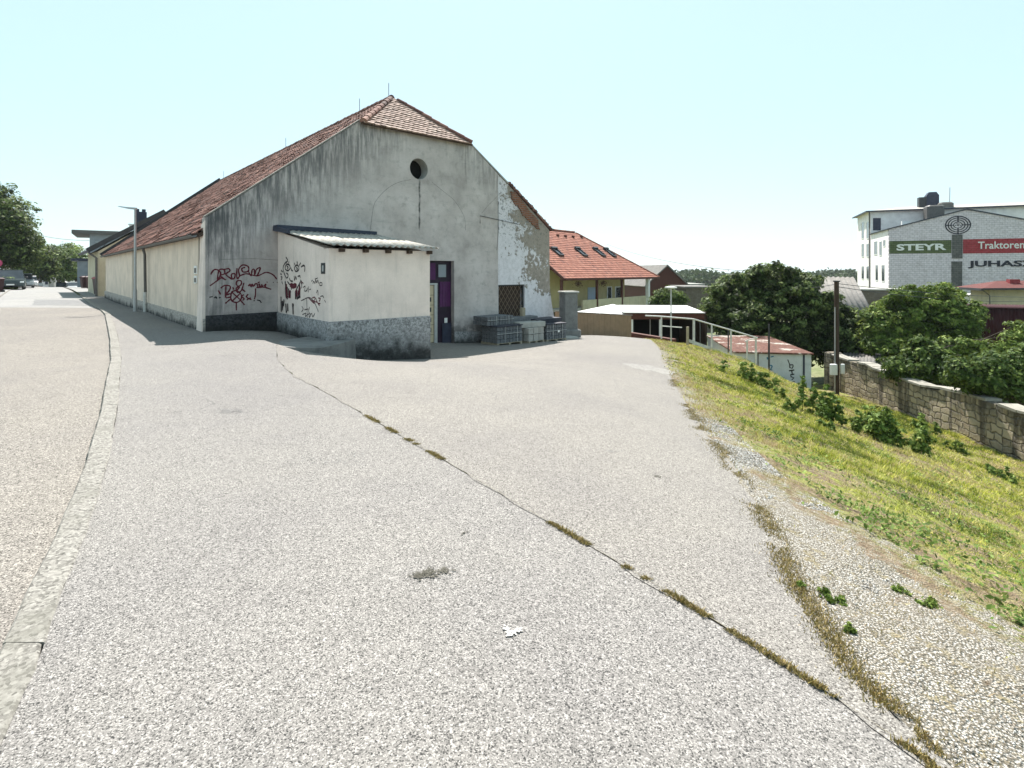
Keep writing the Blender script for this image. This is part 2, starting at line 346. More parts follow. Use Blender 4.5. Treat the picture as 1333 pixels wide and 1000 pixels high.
def m_tile(name, a, b, cdark, cl, wear=.5):
    t = NT(name); v = t.coord(); k = t.attr('tint'); n = t.noise(v, 2.5, 6, .7); n2 = t.noise(v, 22, 4, .7); n3 = t.noise(v, .5, 4)
    c = t.ramp(k, [(0., cdark), (.25, b), (.6, a), (.9, cl), (1., cl)])
    c = t.mix(t.mrange(t.math('MULTIPLY_ADD', n, .6, t.math('MULTIPLY', n3, .4)), .45, .66, 0, wear), c, cdark)
    c = t.mix(t.mrange(n2, .5, .75, 0, .4), c, tuple(min(.8, x*1.3+.03) for x in cl))
    return t.done(c, .88, t.bump(n2, .4, .004))
M['tile_old'] = m_tile('old_clay_tile', (.19,.085,.065), (.125,.06,.048), (.05,.034,.032), (.27,.145,.11))
M['tile_pale'] = m_tile('pale_clay_tile', (.36,.255,.215), (.29,.20,.165), (.15,.10,.085), (.43,.33,.28), .35)
M['tile_orange'] = m_tile('orange_clay_tile', (.28,.105,.07), (.24,.09,.06), (.16,.065,.05), (.33,.14,.095), .25)
def m_corr(name, lo, hi, sc=1.):
    t = NT(name); v = t.coord(); n = t.noise(v, 2.2*sc, 7, .7); n2 = t.noise(v, 18*sc, 4, .75)
    c = t.ramp(t.math('MULTIPLY_ADD', n, .6, t.math('MULTIPLY', n2, .4)), [(.34, lo), (.5, tuple((a+b)/2 for a, b in zip(lo, hi))), (.62, hi)])
    return t.done(c, .9, t.bump(n2, .4, .006))
M['fibre'] = m_corr('weathered_fibre_cement', (.13,.12,.10), (.56,.53,.48), 1.6)
M['fibre_grey'] = m_corr('grey_fibre_cement', (.09,.085,.08), (.20,.19,.175))
def m_rust():
    t = NT('rusty_patched_sheet'); v = t.coord(); n = t.noise(v, .75, 5, .62); n2 = t.noise(v, 7, 6, .75)
    c = t.ramp(n2, [(.32, (.035,.014,.010)), (.5, (.095,.038,.026)), (.66, (.17,.085,.06))])
    f = t.math('ADD', n, t.math('MULTIPLY', t.math('SUBTRACT', n2, .5), .35)); return t.done(t.mix(t.mrange(f, .53, .60), c, t.ramp(n2, [(.3, (.16,.12,.09)), (.6, (.36,.33,.29))])), .9, t.bump(n2, .4, .006))
M['rust'] = m_rust()
M['dark_red'] = plain('dark_red_sheet', (.030,.003,.006), .9, .4, 1.5)
M['tin_red'] = plain('red_painted_tin', (.10,.028,.024), .9, .35, 1.5)
def m_stone():
    t = NT('rubble_stone'); v = t.coord(); x, y, z = t.xyz(v)
    dn = t.n('TexNoise', {'Vector': v, 'Scale': 2.0, 'Detail': 2}).outputs['Color']
    vv = t.n('CombineXYZ', {0: y, 1: z, 2: 0.}).outputs[0]; vv = t.mix(.26, vv, dn)
    b = t.n('TexBrick', {'Vector': vv, 'Color1': (.40,.33,.23), 'Color2': (.20,.155,.105), 'Mortar': (.085,.07,.05), 'Scale': 1., 'Mortar Size': .026, 'Brick Width': .33, 'Row Height': .175, 'Mortar Smooth': .8}, offset=.43, squash=.75, squash_frequency=3)
    n = t.noise(v, 7, 7, .75); n2 = t.noise(v, .9, 5)
    c = t.mix(t.mrange(n, .38, .7, 0, .55), b.outputs[0], (.46,.40,.29)); c = t.mix(t.mrange(n2, .52, .72, 0, .5), c, (.30,.28,.24))
    top = t.math('MULTIPLY', t.mrange(z, -3.3, -2.62), t.mrange(t.noise(t.n('Mapping', {'Vector': v, 'Scale': (1, 3, .4)}).outputs[0], 1.2, 4), .38, .55)); c = t.mix(t.math('MULTIPLY', top, .8), c, (.07,.065,.055)); shade_bands = t.noise(t.n('Mapping', {'Vector': v, 'Scale': (.1, 1, .06)}).outputs[0], 1.35, 3); c = t.mix(t.mrange(shade_bands, .54, .60, 0, .75), c, (.06,.05,.04)); c = t.mix(t.mrange(n, .5, .62, 0, .35), c, (.30,.27,.22))  # tall dark bands: leaf and branch shadow painted into the stone colour
    return t.done(c, .95, t.bump(t.math('SUBTRACT', n, b.outputs[1]), .9, .04))
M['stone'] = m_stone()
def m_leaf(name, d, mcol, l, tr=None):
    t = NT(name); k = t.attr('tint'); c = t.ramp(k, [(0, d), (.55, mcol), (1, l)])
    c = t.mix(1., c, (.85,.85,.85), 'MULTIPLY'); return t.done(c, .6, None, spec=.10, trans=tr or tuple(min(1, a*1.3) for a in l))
M['leaf_dark'] = m_leaf('walnut_leaf', (.007,.014,.004), (.028,.052,.011), (.20,.26,.08))
M['leaf_mid'] = m_leaf('lime_leaf', (.014,.030,.007), (.052,.092,.018), (.18,.24,.06))
M['leaf_bright'] = m_leaf('elder_leaf', (.022,.045,.008), (.085,.14,.022), (.25,.32,.07))
M['leaf_weed'] = m_leaf('weed_leaf', (.025,.055,.010), (.095,.16,.028), (.28,.36,.09))
M['far_leaf'] = m_leaf('far_wood_leaf', (.03,.05,.02), (.05,.08,.03), (.09,.12,.05))
def m_grass():
    t = NT('grass_blade'); k = t.attr('tint')
    c = t.ramp(k, [(0, (.05,.09,.015)), (.2, (.14,.20,.03)), (.42, (.42,.45,.05)), (.62, (.64,.61,.13)), (.82, (.66,.57,.30)), (1, (.40,.30,.18))]); c = t.mix(1., c, (.95,.95,.95), 'MULTIPLY')
    return t.done(c, .8, None, spec=.04, trans=(.38,.38,.09))
M['grass'] = m_grass()
M['bark'] = plain('bark', (.10,.08,.06), .95, .4, 8, bump=.6)
M['concrete'] = plain('concrete', (.34,.335,.31), .95, .35, 4, bump=.4)
M['concrete_dark'] = plain('dirty_concrete', (.17,.17,.165), .95, .5, 3, bump=.4)
M['galv'] = plain('galvanised_steel', (.42,.43,.43), .5, .2, 8, metal=.5)
M['rail'] = plain('worn_rail_paint', (.50,.50,.47), .6, .45, 9)
M['dark_metal'] = plain('dark_metal', (.035,.037,.04), .5, .3, 5)
M['gutter'] = plain('weathered_gutter', (.10,.095,.09), .6, .35, 6)
M['rib'] = plain('blue_black_flashing', (.035,.042,.065), .6, .35, 5)
M['timber'] = plain('dark_timber', (.055,.035,.025), .85, .4, 7, bump=.4)
M['timber_red'] = plain('red_brown_timber', (.075,.024,.015), .75, .3, 7)
M['fence_wood'] = m_render('board_fence_brown', (.27,.185,.115), .55, dirtcol=(.12,.09,.06), scale=2)
M['white'] = plain('white_paint', (.72,.72,.70), .55, .12, 4)
M['white_sheet'] = plain('white_sheet', (.62,.62,.61), .8, .1, 2)
M['yellow_wall'] = m_render('ochre_render', (.50,.42,.22), .2)
M['beige_wall'] = m_render('beige_render', (.50,.45,.32), .3)
M['bright_wall'] = m_render('white_render', (.85,.80,.79), .15, dirtcol=(.35,.35,.34))
M['greyblue_wall'] = m_render('grey_blue_render', (.26,.29,.32), .2)
M['cream_gable'] = m_render('cream_gable_render', (.50,.46,.34), .35)
M['purple'] = plain('purple_paint', (.065,.008,.07), .5, .35, 3)
M['dark_purple'] = plain('dark_purple_paint', (.018,.007,.022), .5, .5, 3)
M['ply'] = plain('pale_door_panel', (.52,.44,.30), .6, .12, 3)
M['navy'] = plain('navy_paint', (.03,.035,.06), .55, .4, 5)
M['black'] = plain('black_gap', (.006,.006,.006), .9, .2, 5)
M['letter_white'] = plain('faded_white_letter', (.66,.67,.66), .8, .2, 3)
M['letter_black'] = plain('blue_black_letter', (.018,.02,.032), .8, .3, 3)
M['spray_red'] = plain('oxblood_spray', (.10,.012,.022), .7, .3, 6)
M['spray_black'] = plain('black_spray', (.02,.015,.018), .7, .4, 6)
M['spray_blue'] = plain('blue_spray', (.04,.15,.25), .7, .3, 6)
M['blocks'] = plain('grey_paving_block', (.135,.14,.148), .95, .4, 12, bump=.5)
M['blocks_lt'] = plain('pale_paving_block', (.36,.34,.31), .95, .3, 12, bump=.4)
M['pallet'] = plain('pallet_wood', (.30,.26,.19), .9, .35, 9, bump=.4)
M['dark_sheet'] = plain('dark_cover_sheet', (.03,.032,.045), .6, .4, 5)
M['blue_door'] = plain('pale_blue_door', (.34,.42,.52), .6, .1, 3)
def m_glass(name, col=(.02,.025,.03)):
    t = NT(name); v = t.coord(); n = t.noise(v, 1.3, 3); c = t.ramp(n, [(.3, col), (.7, tuple(a*2+.01 for a in col))])
    return t.done(c, .12, None, spec=.6)
M['glass'] = m_glass('window_glass')
M['car_dark'] = plain('dark_green_car_paint', (.02,.03,.03), .25, .1, 1, spec=.6, bump=0)
M['car_silver'] = plain('silver_car_paint', (.36,.38,.39), .3, .1, 1, spec=.6, bump=0)
M['car_white'] = plain('white_car_paint', (.72,.72,.72), .3, .05, 1, spec=.6, bump=0)
M['tyre'] = plain('tyre_rubber', (.02,.02,.02), .9, .2, 4)
M['lamp_glass'] = plain('headlight_glass', (.6,.62,.62), .2, .1, 2, spec=.6)
M['bin_red'] = plain('bin_lid_red', (.26,.035,.04), .5, .2, 3)
M['bin_dark'] = plain('dark_bin_plastic', (.05,.02,.022), .5, .3, 3)
M['sign_pink'] = plain('faded_red_sign', (.45,.06,.14), .5, .15, 3)
M['spoil'] = plain('dry_moss', (.19,.17,.12), .95, .5, 20)
M['oil'] = plain('oil_mark', (.075,.07,.055), .9, .4, 30)
M['paint_splash'] = plain('pale_paint_splash', (.40,.39,.37), .9, .15, 20)

M['bank_pale'] = m_asphalt('pale_broken_concrete', (.16,.15,.135), (.29,.28,.26), (.40,.385,.36), 60)
def fbm(x, y, s, seed=0):
    r = np.random.default_rng(seed); o = 0; a = 1; t = 0
    for k in range(5):
        th = r.uniform(0, 6.28, 4); ph = r.uniform(0, 6.28, 4); f = s*(1.9**k)
        for q in range(4): o = o + a*np.sin((x*np.cos(th[q])+y*np.sin(th[q]))*f+ph[q]+1.3*np.sin(y*f*.5+ph[q]))
        t += a*1.5; a *= .62
    return .5+.5*np.clip(o/t, -1, 1)
def bumpZ(X, Y): return .075*(fbm(X, Y, 2.2, 77)-.5)*np.clip((X-yardR(Y))*2, 0, 1)
# ------------------------------------------------------------------ ground sheets
def curve(pts): 
    a = np.array(pts, float); a = a[a[:, 0].argsort()]
    return lambda Y: np.interp(Y, a[:, 0], a[:, 1])
kerbX = curve([(-8,2.6),(-3,.6),(0,-.85),(2.24,-2.15),(2.585,-2.378),(3.214,-2.762),(4.38,-3.518),(6.118,-4.72),(10.14,-7.63),(12.99,-9.8),(19.65,-15.0),(23.6,-18.3),(30.4,-24.25),(60,-50.5),(90,-77.5),(110,-95.5)])
roadL = curve([(110,-102),(60,-55.7),(30.4,-29.4),(20,-21.4),(10,-13.6),(0,-8),(-8,-6)])
seamX = curve([(-8,4.5),(-2,2.3),(1,1.62),(1.84,1.42),(2.12,1.23),(3.56,.17),(4.88,-.75),(7.16,-2.44),(8.68,-3.58),(10.2,-4.5),(12,-5.3),(13,-5.5),(16,-5.6)])
yardR = curve([(-8,4.6),(-2,2.4),(1,1.66),(1.84,1.5),(2.24,1.42),(3.0,1.56),(3.76,1.81),(5.96,2.35),(7.5,2.62),(9.2,3.03),(12.6,3.82),(16,4.5),(19.1,5.3),(22,5.75),(25,5.9),(28,5.8)])
gravR = curve([(-8,6.2),(0,3.2),(2.5,2.42),(3.1,2.42),(4,2.42),(4.8,2.30),(5.6,2.30),(7,2.56),(9,3.0),(12.6,3.8),(19,5.3),(28,5.9)])
def rowsY(a, b): 
    o = [a]
    while o[-1] < b: o.append(o[-1] + max(.15, abs(o[-1])*.02 if o[-1] > 0 else .4))
    o[-1] = b; return np.array(o)
def strip(name, Y, fl, fr, nu, dz, mat, jit=0., kind='structure', attrs=None):
    L = fl(Y); R = fr(Y)
    u = np.linspace(0, 1, nu)
    X = L[:, None]*(1-u) + R[:, None]*u; YY = np.repeat(Y[:, None], nu, 1)
    if jit: X[:, 0] += rng.normal(0, jit, len(Y)); X[:, -1] += rng.normal(0, jit, len(Y))
    Z = H(X, YY) + dz
    vs = np.stack([X, YY, Z], -1).reshape(-1, 3); n = len(Y)
    fs = [(i*nu+j, i*nu+j+1, (i+1)*nu+j+1, (i+1)*nu+j) for i in range(n-1) for j in range(nu-1)]
    a = None
    if attrs: a = {attrs[0]: ('POINT', attrs[1](X, YY).ravel())}
    return tag(mesh_obj(name, vs, fs, mat, None, True, a), kind=kind)
Yr = rowsY(-8, 110)
strip('road', Yr, roadL, lambda Y: kerbX(Y)-.0, 30, -.045, M['asphalt_road'])
# older smooth asphalt course of the far road, lying over the coarse one beyond the joint
Yf = rowsY(24.5, 110); strip('road', Yf, lambda Y: roadL(Y)+.02, lambda Y: kerbX(Y)-.03, 20, -.040, M['asphalt_old'], .02)
Yp = rowsY(26.4, 31.5); strip('road', Yp, lambda Y: kerbX(Y)-3.0, lambda Y: kerbX(Y)-.05, 10, -.034, M['asphalt_patch'], .02)
kw = lambda Y: .165 + .05*np.clip(Y/12, 0, 1)
Yk = rowsY(-8, 34)
strip('pavement', Yk, lambda Y: kerbX(Y)+kw(Y), lambda Y: np.where(Y < 13, np.maximum(seamX(Y), kerbX(Y)+kw(Y)+.3), seamX(Y)), 40, 0, M['asphalt_grey'])
strip('pavement', rowsY(34, 110), lambda Y: kerbX(Y)+kw(Y), lambda Y: kerbX(Y)+14, 8, -.03, M['asphalt_old'])
strip('pavement', Yr, lambda Y: roadL(Y)-6, lambda Y: roadL(Y)-.12, 8, .0, M['asphalt_old'])
strip('yard', rowsY(-8, 28), lambda Y: np.minimum(seamX(Y), yardR(Y)-.05), yardR, 60, .004, M['asphalt_warm'], .02)
# kerb stones along the road: one line of long stones, chipped, with open joints
def kerb(xf, wf, Y0, Y1, name, label, topz):
    k = MB(); y = Y0
    while y < Y1:
        L = 1.4
        y2 = y + L*.74; pts = []
        N = 8
        for i in range(N):
            yy = y + .0025 + (y2-y-.005)*i/(N-1); x = float(xf(yy)); w = float(wf(yy)); z = hz(x, yy)+topz
            a = random.uniform(-.006, .006); b = random.uniform(-.012, .012)
            pts.append([(x+a, yy, z-.16), (x+a, yy, z-.008), (x+a+.012, yy, z+random.uniform(-.002,.002)), (x+w-.012+b, yy, z+random.uniform(-.002,.002)), (x+w+b, yy, z-.008), (x+w+b, yy, z-.16)])
        k.loft([[Vector(p) for p in r] for r in pts]); y = y2
    return tag(k.build(name, M['kerb'], None, False, True), kind='structure')
kerb(kerbX, kw, -6, 36, 'kerb', '', .008)
kerb(lambda Y: roadL(Y)-.12, lambda Y: .12, 8, 75, 'kerb', '', .01)
# the bank right of the yard: gravel margin running into rough grass
Yb = np.concatenate([np.arange(-8, 0, .3), np.arange(0, 14, .1), np.arange(14, 30, .2)])
bankR = lambda Y: np.full_like(Y, 17.5)
def gfun(X, Y): return np.clip(.95 - (X - gravR(Y))/.9*.5 - np.where(X > gravR(Y), .25, 0) - np.clip((X-gravR(Y)-1.2), 0, 9), 0, 1)*np.clip((24-Y)/6, .25, 1)
def bank_strip():
    u = np.concatenate([np.linspace(0, .35, 60)[:-1], np.linspace(.35, 1, 50)]); Y = Yb
    L = yardR(Y)-.06; R = bankR(Y); X = L[:, None]*(1-u)+R[:, None]*u; YY = np.repeat(Y[:, None], len(u), 1)
    Z = H(X, YY) + bumpZ(X, YY) + rng.normal(0, .005, X.shape)*(u[None, :] > .01) - .004*(u[None, :] < .01)
    nu = len(u); n = len(Y); vs = np.stack([X, YY, Z], -1).reshape(-1, 3)
    fs = [(i*nu+j, i*nu+j+1, (i+1)*nu+j+1, (i+1)*nu+j) for i in range(n-1) for j in range(nu-1)]
    return tag(mesh_obj('bank', vs, fs, M['bank'], None, True, {'gravel': ('POINT', gfun(X, YY).ravel())}), kind='structure')
bank_strip()
def base_ground():
    xs = np.concatenate([np.arange(-150, -30, 4), np.arange(-30, 30, .5), np.arange(30, 130.1, 4)]); ys = np.concatenate([np.arange(-12, 35, .5), np.arange(35, 130.1, 3)])
    X, Y = np.meshgrid(xs, ys); Z = H(X, Y)
    far = -9.0; f = np.clip(np.maximum(np.maximum((np.abs(X)-95)/35, (Y-100)/30), 0), 0, 1); f = f*f*(3-2*f)
    Z = Z*(1-f) + far*f - .14
    n, nu = X.shape; vs = np.stack([X, Y, Z], -1).reshape(-1, 3)
    fs = [(i*nu+j, i*nu+j+1, (i+1)*nu+j+1, (i+1)*nu+j) for i in range(n-1) for j in range(nu-1)]
    tag(mesh_obj('ground', vs, fs, M['ground'], None, True), kind='structure')
    # the plain, out to the horizon: starts under the edge of the near ground
    m = MB(); r = [(-150, -200, 130, -12), (0, 0, 0, 0)]
    g = MB(); xs = [-4200, -2000, -800, -150, 130, 800, 2000, 4200]; ys = [-600, -12, 130, 600, 2000, 4200]
    idx = {}
    for j, y in enumerate(ys):
        for i, x in enumerate(xs): idx[i, j] = len(g.v); g.v.append((x, y, -9.14 if y <= 600 else -9.14))
    for j in range(len(ys)-1):
        for i in range(len(xs)-1):
            if i == 3 and j == 1: continue
            g.f.append((idx[i,j], idx[i+1,j], idx[i+1,j+1], idx[i,j+1])); g.t.append(.5)
    tag(g.build('plain', M['far_plain']), kind='structure')
base_ground()
# little marks on the asphalt
def blot(name, px, py, r, n, mat):
    x0, y0 = hit(px, py); m = MB()
    cs = [(random.uniform(-1.1,1.1)*r, random.uniform(-.7,.7)*r) for _ in range(5)]
    for k in range(n):
        q = cs[k % 5]; x = x0+q[0]*(1-.25*(k%5>2))+random.gauss(0, r*.26); y = y0+q[1]+random.gauss(0, r*.22); s = random.uniform(.002, .007)
        c = [Vector((x+s*random.uniform(.6,1.3)*math.cos(t), y+s*random.uniform(.6,1.3)*math.sin(t), 0)) for t in np.linspace(0, 6.28, 7)[:-1]]
        for v in c: v.z = hz(v.x, v.y)+.006
        m.add(c, [tuple(range(6))])
    tag(m.build(name, mat), kind='structure')
def patch(name, px, py, r, mat, n=26):
    x0, y0 = hit(px, py); ph = [random.uniform(0, 6.28) for _ in range(4)]; rr = [r*(1+.22*math.sin(2*t+ph[0])+.14*math.sin(5*t+ph[1])+.08*math.sin(9*t+ph[2])) for t in np.linspace(0, 2*math.pi, n+1)[:-1]]
    vs = []; fs = []; K = 6
    for j in range(1, K+1):
        for i in range(n): t = 2*math.pi*i/n; x = x0+rr[i]*math.cos(t)*j/K; y = y0+rr[i]*1.1*math.sin(t)*j/K; vs.append((x, y, hz(x, y)+.012-.006*(j==K)))
    vs.append((x0, y0, hz(x0, y0)+.012)); c = len(vs)-1
    fs = [(c, i, (i+1)%n) for i in range(n)]+[((j)*n+i, (j+1)*n+i, (j+1)*n+(i+1)%n, j*n+(i+1)%n) for j in range(K-1) for i in range(n)]
    tag(mesh_obj(name, vs, fs, mat, None, True), kind='structure')
patch('concrete_patch', 846, 480, .55, M['bank_pale'])
blot('oil_stain', 290, 538, .16, 260, M['asphalt_patch']); blot('oil_stain', 800, 589, .07, 60, M['asphalt_patch']); blot('oil_stain', 852, 622, .05, 40, M['oil']); blot('oil_stain', 604, 696, .018, 12, M['oil']); blot('oil_stain', 430, 600, .2, 160, M['asphalt_patch'])
blot('oil_stain', 565, 745, .075, 330, M['oil']); blot('paint_splash', 668, 830, 0.04, 90, M['paint_splash'])
M['container'] = plain('container_paint', (.50,.52,.54), .6, .25, 2)

M['grille'] = plain('rusted_grille', (.20,.15,.11), .9, .4, 9)
M['coping'] = plain('broken_coping', (.27,.255,.22), .95, .55, 3, bump=.5)
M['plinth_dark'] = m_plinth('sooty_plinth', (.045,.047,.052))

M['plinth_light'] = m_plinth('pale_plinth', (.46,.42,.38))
def m_moss():
    t = NT('dry_moss_blade'); c = t.ramp(t.attr('tint'), [(0,(.06,.07,.015)),(.5,(.20,.165,.055)),(1,(.38,.29,.14))]); return t.done(c, .9, None, spec=.03)
M['moss'] = m_moss()
# ------------------------------------------------------------------ the old hall
HR = math.atan2(.668, .744)
hall = empty('hall', (-8.28, 14.4, 0), HR, 'long old grey hall with red tiled roof, round gable window and purple door', 'hall')
HM = Matrix.Translation((-8.28, 14.4, 0)) @ Matrix.Rotation(HR, 4, 'Z'); HI = HM.inverted()
def on_plane(px, py, Mi, axis, val):
    """photo pixel -> local point on the plane local[axis]=val"""
    o = Mi @ Vector((0, 0, CAMZ)); p = Mi @ at(px, py, 10); d = p - o; k = (val - o[axis]) / d[axis]; return o + d*k
S = 26.7
front = [(0,-.3),(0,3.08),(4.57,6.62),(8.81,6.62),(10.38,5.53),(10.38,-1.9),(5,-1.6)]
fw = MB().plate([front, circle(6.70, 5.26, .37, 40), rect(6.35, 8.23, -1.6, 2.02)], 0, .42)
fw.build('front_wall', M['facade'], hall, weld=True)
old = [(10.38,-1.9),(10.38,5.53),(10.96,5.16),(11.3,4.93),(13.35,3.44),(13.38,1.0),(13.5,.2),(13.72,-.6),(13.9,-1.9)]
MB().plate([old, rect(10.42, 11.87, -.45, 1.09)], .03, .5).build('end_wall', M['oldwall'], hall, weld=True)
# broken verge: bare brick on the right-hand rake
def jag(pts, amp, n=5):
    o = []
    for (a, b), (c, d) in zip(pts, pts[1:] + pts[:1]):
        for k in range(n): u = k/n; o.append((a+(c-a)*u+random.uniform(-amp, amp), b+(d-b)*u+random.uniform(-amp, amp)))
    return o
bp = [on_plane(x, y, HI, 1, 0) for x, y in ((664,248),(673,252),(700,287),(703,299),(697,297),(690,288),(683,283),(676,270),(668,264))]
MB().plate([jag([(p.x, p.z) for p in bp], .05)], -.015, .06).build('bare_brick', M['brick'], hall, weld=True)
# side walls, back wall
sw = MB().box(0, .40, .42, S, .02, 2.66); sw.build('side_wall', M['cream_side'], hall)
MB().box(12.98, 13.38, .5, S, -2.2, 3.0).build('side_wall', M['oldwall'], hall)
MB().plate([[(.4,-1.2),(.4,2.9),(6.69,7.9),(12.98,3.0),(12.98,-2.2)]], S-.3, S-.01).build('back_wall', M['cream_side'], hall, weld=True)
# corner pilaster widening to its foot
MB().loft([[Vector(p) for p in ((-.10,.012,-.2),(-.10,.62,-.2),(.02,.62,-.2),(.02,.012,-.2))], [Vector(p) for p in ((-.02,.012,3.0),(-.02,.42,2.9),(.02,.42,2.9),(.02,.012,3.0))]]).build('corner_pilaster', M['annex_wall'], hall)
def low_attr(o, ztop_of, depth):
    me = o.data; a = me.attributes.new('low', 'FLOAT', 'POINT'); mw = o.parent.matrix_basis if o.parent else Matrix()
    a.data.foreach_set('value', [max(0, min(1.2, (ztop_of(v.co) - v.co.z)/depth(v.co))) for v in me.vertices])
def gridwall(p0, p1, z0, z1, thick, nx, nz, mat, name, parent, topf=None, low=None, nrm=None):
    """subdivided vertical wall skin from p0 to p1 (local xy), outward normal nrm, with a closed back"""
    p0 = Vector(p0); p1 = Vector(p1); nn = Vector(nrm); vs = []; fs = []; at_ = []
    for i in range(nx+1):
        p = p0 + (p1-p0)*i/nx
        for j in range(nz+1):
            zt = topf(i/nx) if topf else z1; zb = z0(i/nx) if callable(z0) else z0; z = zb+(zt-zb)*j/nz
            q = p + nn*(thick + random.uniform(0, .008)); vs.append((q.x, q.y, z)); at_.append(1.15*(1-j/nz))
    for i in range(nx):
        for j in range(nz): a = i*(nz+1)+j; fs.append((a, a+nz+1, a+nz+2, a+1))
    b = len(vs)
    for i in range(nx+1):
        p = p0 + (p1-p0)*i/nx; zt = topf(i/nx) if topf else z1; vs.append((p.x, p.y, zt+.004)); at_.append(0)
        fs_ = None
    for i in range(nx): fs.append((i*(nz+1)+nz, (i+1)*(nz+1)+nz, b+i+1, b+i))
    for e in (0, nx):
        q = len(vs); p = p0 + (p1-p0)*e/nx; zb = z0(e/nx) if callable(z0) else z0; vs.append((p.x, p.y, zb)); at_.append(1)
        fs.append(tuple([e*(nz+1)+j for j in range(nz+1)] + [b+e, q]))
    return mesh_obj(name, vs, fs, mat, parent, False, {'low': ('POINT', at_)})
gp = lambda M_, a, b: (lambda u: (lambda w: hz(w.x, w.y)-.12)(M_ @ (Vector(a).lerp(Vector(b), u))))
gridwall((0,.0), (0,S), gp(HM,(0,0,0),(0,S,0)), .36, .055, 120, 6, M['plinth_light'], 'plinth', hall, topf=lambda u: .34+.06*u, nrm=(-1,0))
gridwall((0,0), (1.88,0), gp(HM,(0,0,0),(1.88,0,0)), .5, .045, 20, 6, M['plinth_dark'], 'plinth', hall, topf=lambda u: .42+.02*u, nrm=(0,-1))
gridwall((8.23,0), (10.38,0), gp(HM,(8.23,0,0),(10.38,0,0)), -.6, .03, 20, 6, M['plinth'], 'plinth', hall, topf=lambda u: -.62-.15*u, nrm=(0,-1))
# ---- tiled roofs
def in_poly_range(poly, v):
    xs = []
    for (a, b), (c, d) in zip(poly, poly[1:]+poly[:1]):
        if (b <= v) != (d <= v): xs.append(a+(c-a)*(v-b)/(d-b))
    return (min(xs), max(xs)) if len(xs) >= 2 else None
def tiles(O, U, V, poly, tw, th, mat, parent, name='roof_tiles', wave=.022, rough=1., missing=0., lift=.02):
    """overlapping clay tiles laid in courses over a polygon (u along eave, v up the slope)"""
    O = Vector(O); U = Vector(U).normalized(); V = Vector(V).normalized(); Nn = U.cross(V).normalized()
    if Nn.z < 0: Nn = -Nn
    vmax = max(p[1] for p in poly); vmin = min(p[1] for p in poly); vs = []; fs = []; ts = []
    v = vmin; row = 0
    while v < vmax-.02:
        r = in_poly_range(poly, min(v+th*.5, vmax-.01))
        if r:
            off = (row % 2)*tw*.5*(wave < .01); n0 = math.floor((r[0]-off)/tw); n1 = math.ceil((r[1]-off)/tw)
            for k in range(n0, n1):
                a = max(k*tw+off, r[0]); b = min((k+1)*tw+off, r[1])
                if b-a < .03 or random.random() < missing: continue
                a += .003; jz = random.uniform(-.006, .010)*rough; tl = random.uniform(-.008, .008)*rough; vv = v + random.uniform(-.014, .008)*rough
                base = len(vs); prof = [0, .35, .7, 1.]
                for (q, hgt) in ((vv, lift+.012), (min(vv+th*1.12, vmax), .004)):
                    for s_ in prof:
                        h = wave*(math.cos(2*math.pi*s_)*.5+.5) if wave else 0
                        vs.append(O + U*(a+(b-a)*s_) + V*q + Nn*(hgt + h + jz + tl*(s_-.5)))
                for s_ in prof:
                    h = wave*(math.cos(2*math.pi*s_)*.5+.5) if wave else 0
                    vs.append(O + U*(a+(b-a)*s_) + V*vv + Nn*(hgt + h + jz - .012))
                t_ = min(1, max(0, random.gauss(.5, .24)))
                for i in range(3):
                    fs.append((base+i, base+i+1, base+5+i, base+4+i)); ts.append(t_)
                    fs.append((base+8+i, base+9+i, base+1+i, base+i)); ts.append(t_*.7)
        v += th; row += 1
    return mesh_obj(name, vs, fs, mat, parent, False, {'tint': ('FACE', ts)})
def slab(pts, thick, mat, name, parent):
    pts = [Vector(p) for p in pts]; n = (pts[1]-pts[0]).cross(pts[2]-pts[0]).normalized()
    if n.z < 0: n = -n
    k = len(pts); vs = pts + [p - n*thick for p in pts]
    fs = [tuple(range(k)), tuple(range(2*k-1, k-1, -1))] + [(i, k+i, k+(i+1) % k, (i+1) % k) for i in range(k)]
    o = mesh_obj(name, vs, fs, mat, parent); bm = bmesh.new(); bm.from_mesh(o.data); bmesh.ops.recalc_face_normals(bm, faces=bm.faces); bm.to_mesh(o.data); bm.free(); return o
RZ = 8.24; a0 = 3.03; HX = 6.69
sl_ = math.hypot(HX+.35, RZ-2.62)
# left plane: eave u from y=.0 to S+.25 ; clipped by the hip at the front
ez = 2.66; ex = -.14; run = HX-ex; rise = RZ-ez
Vl = Vector((run, 0, rise)).normalized(); Ll = math.hypot(run, rise)
hipv = (6.62-ez)/rise*Ll
lp = [(0.12,0),(S+.25,0),(S+.25,Ll),(1.9,Ll),(0.12,hipv)]
slab([(ex,.12,ez-.02),(ex,S+.25,ez-.02),(HX,S+.25,RZ-.02),(HX,1.9,RZ-.02),(ex+run*hipv/Ll,.12,6.60)], .1, M['timber'], 'roof_deck', hall)
tiles((ex,0,ez), (0,1,0), Vl, lp, .24, .31, M['tile_old'], hall, rough=1.3)
exr = 13.75; Vr = Vector((HX-exr, 0, rise)).normalized(); ezr = RZ-(exr-HX)*(rise/run)*.97
Lr = math.hypot(HX-exr, RZ-ezr); Vr = Vector((HX-exr, 0, RZ-ezr)).normalized(); hipr = (6.62-ezr)/(RZ-ezr)*Lr
slab([(exr,.5,ezr-.02),(exr,S+.25,ezr-.02),(HX,S+.25,RZ-.02),(HX,1.9,RZ-.02),(8.9,.5,6.60)], .1, M['timber'], 'roof_deck', hall)
tiles((exr,0,ezr), (0,1,0), Vr, [(.35,0),(S+.25,0),(S+.25,Lr),(1.9,Lr),(.35,hipr)], .24, .31, M['tile_old'], hall, rough=1.4)
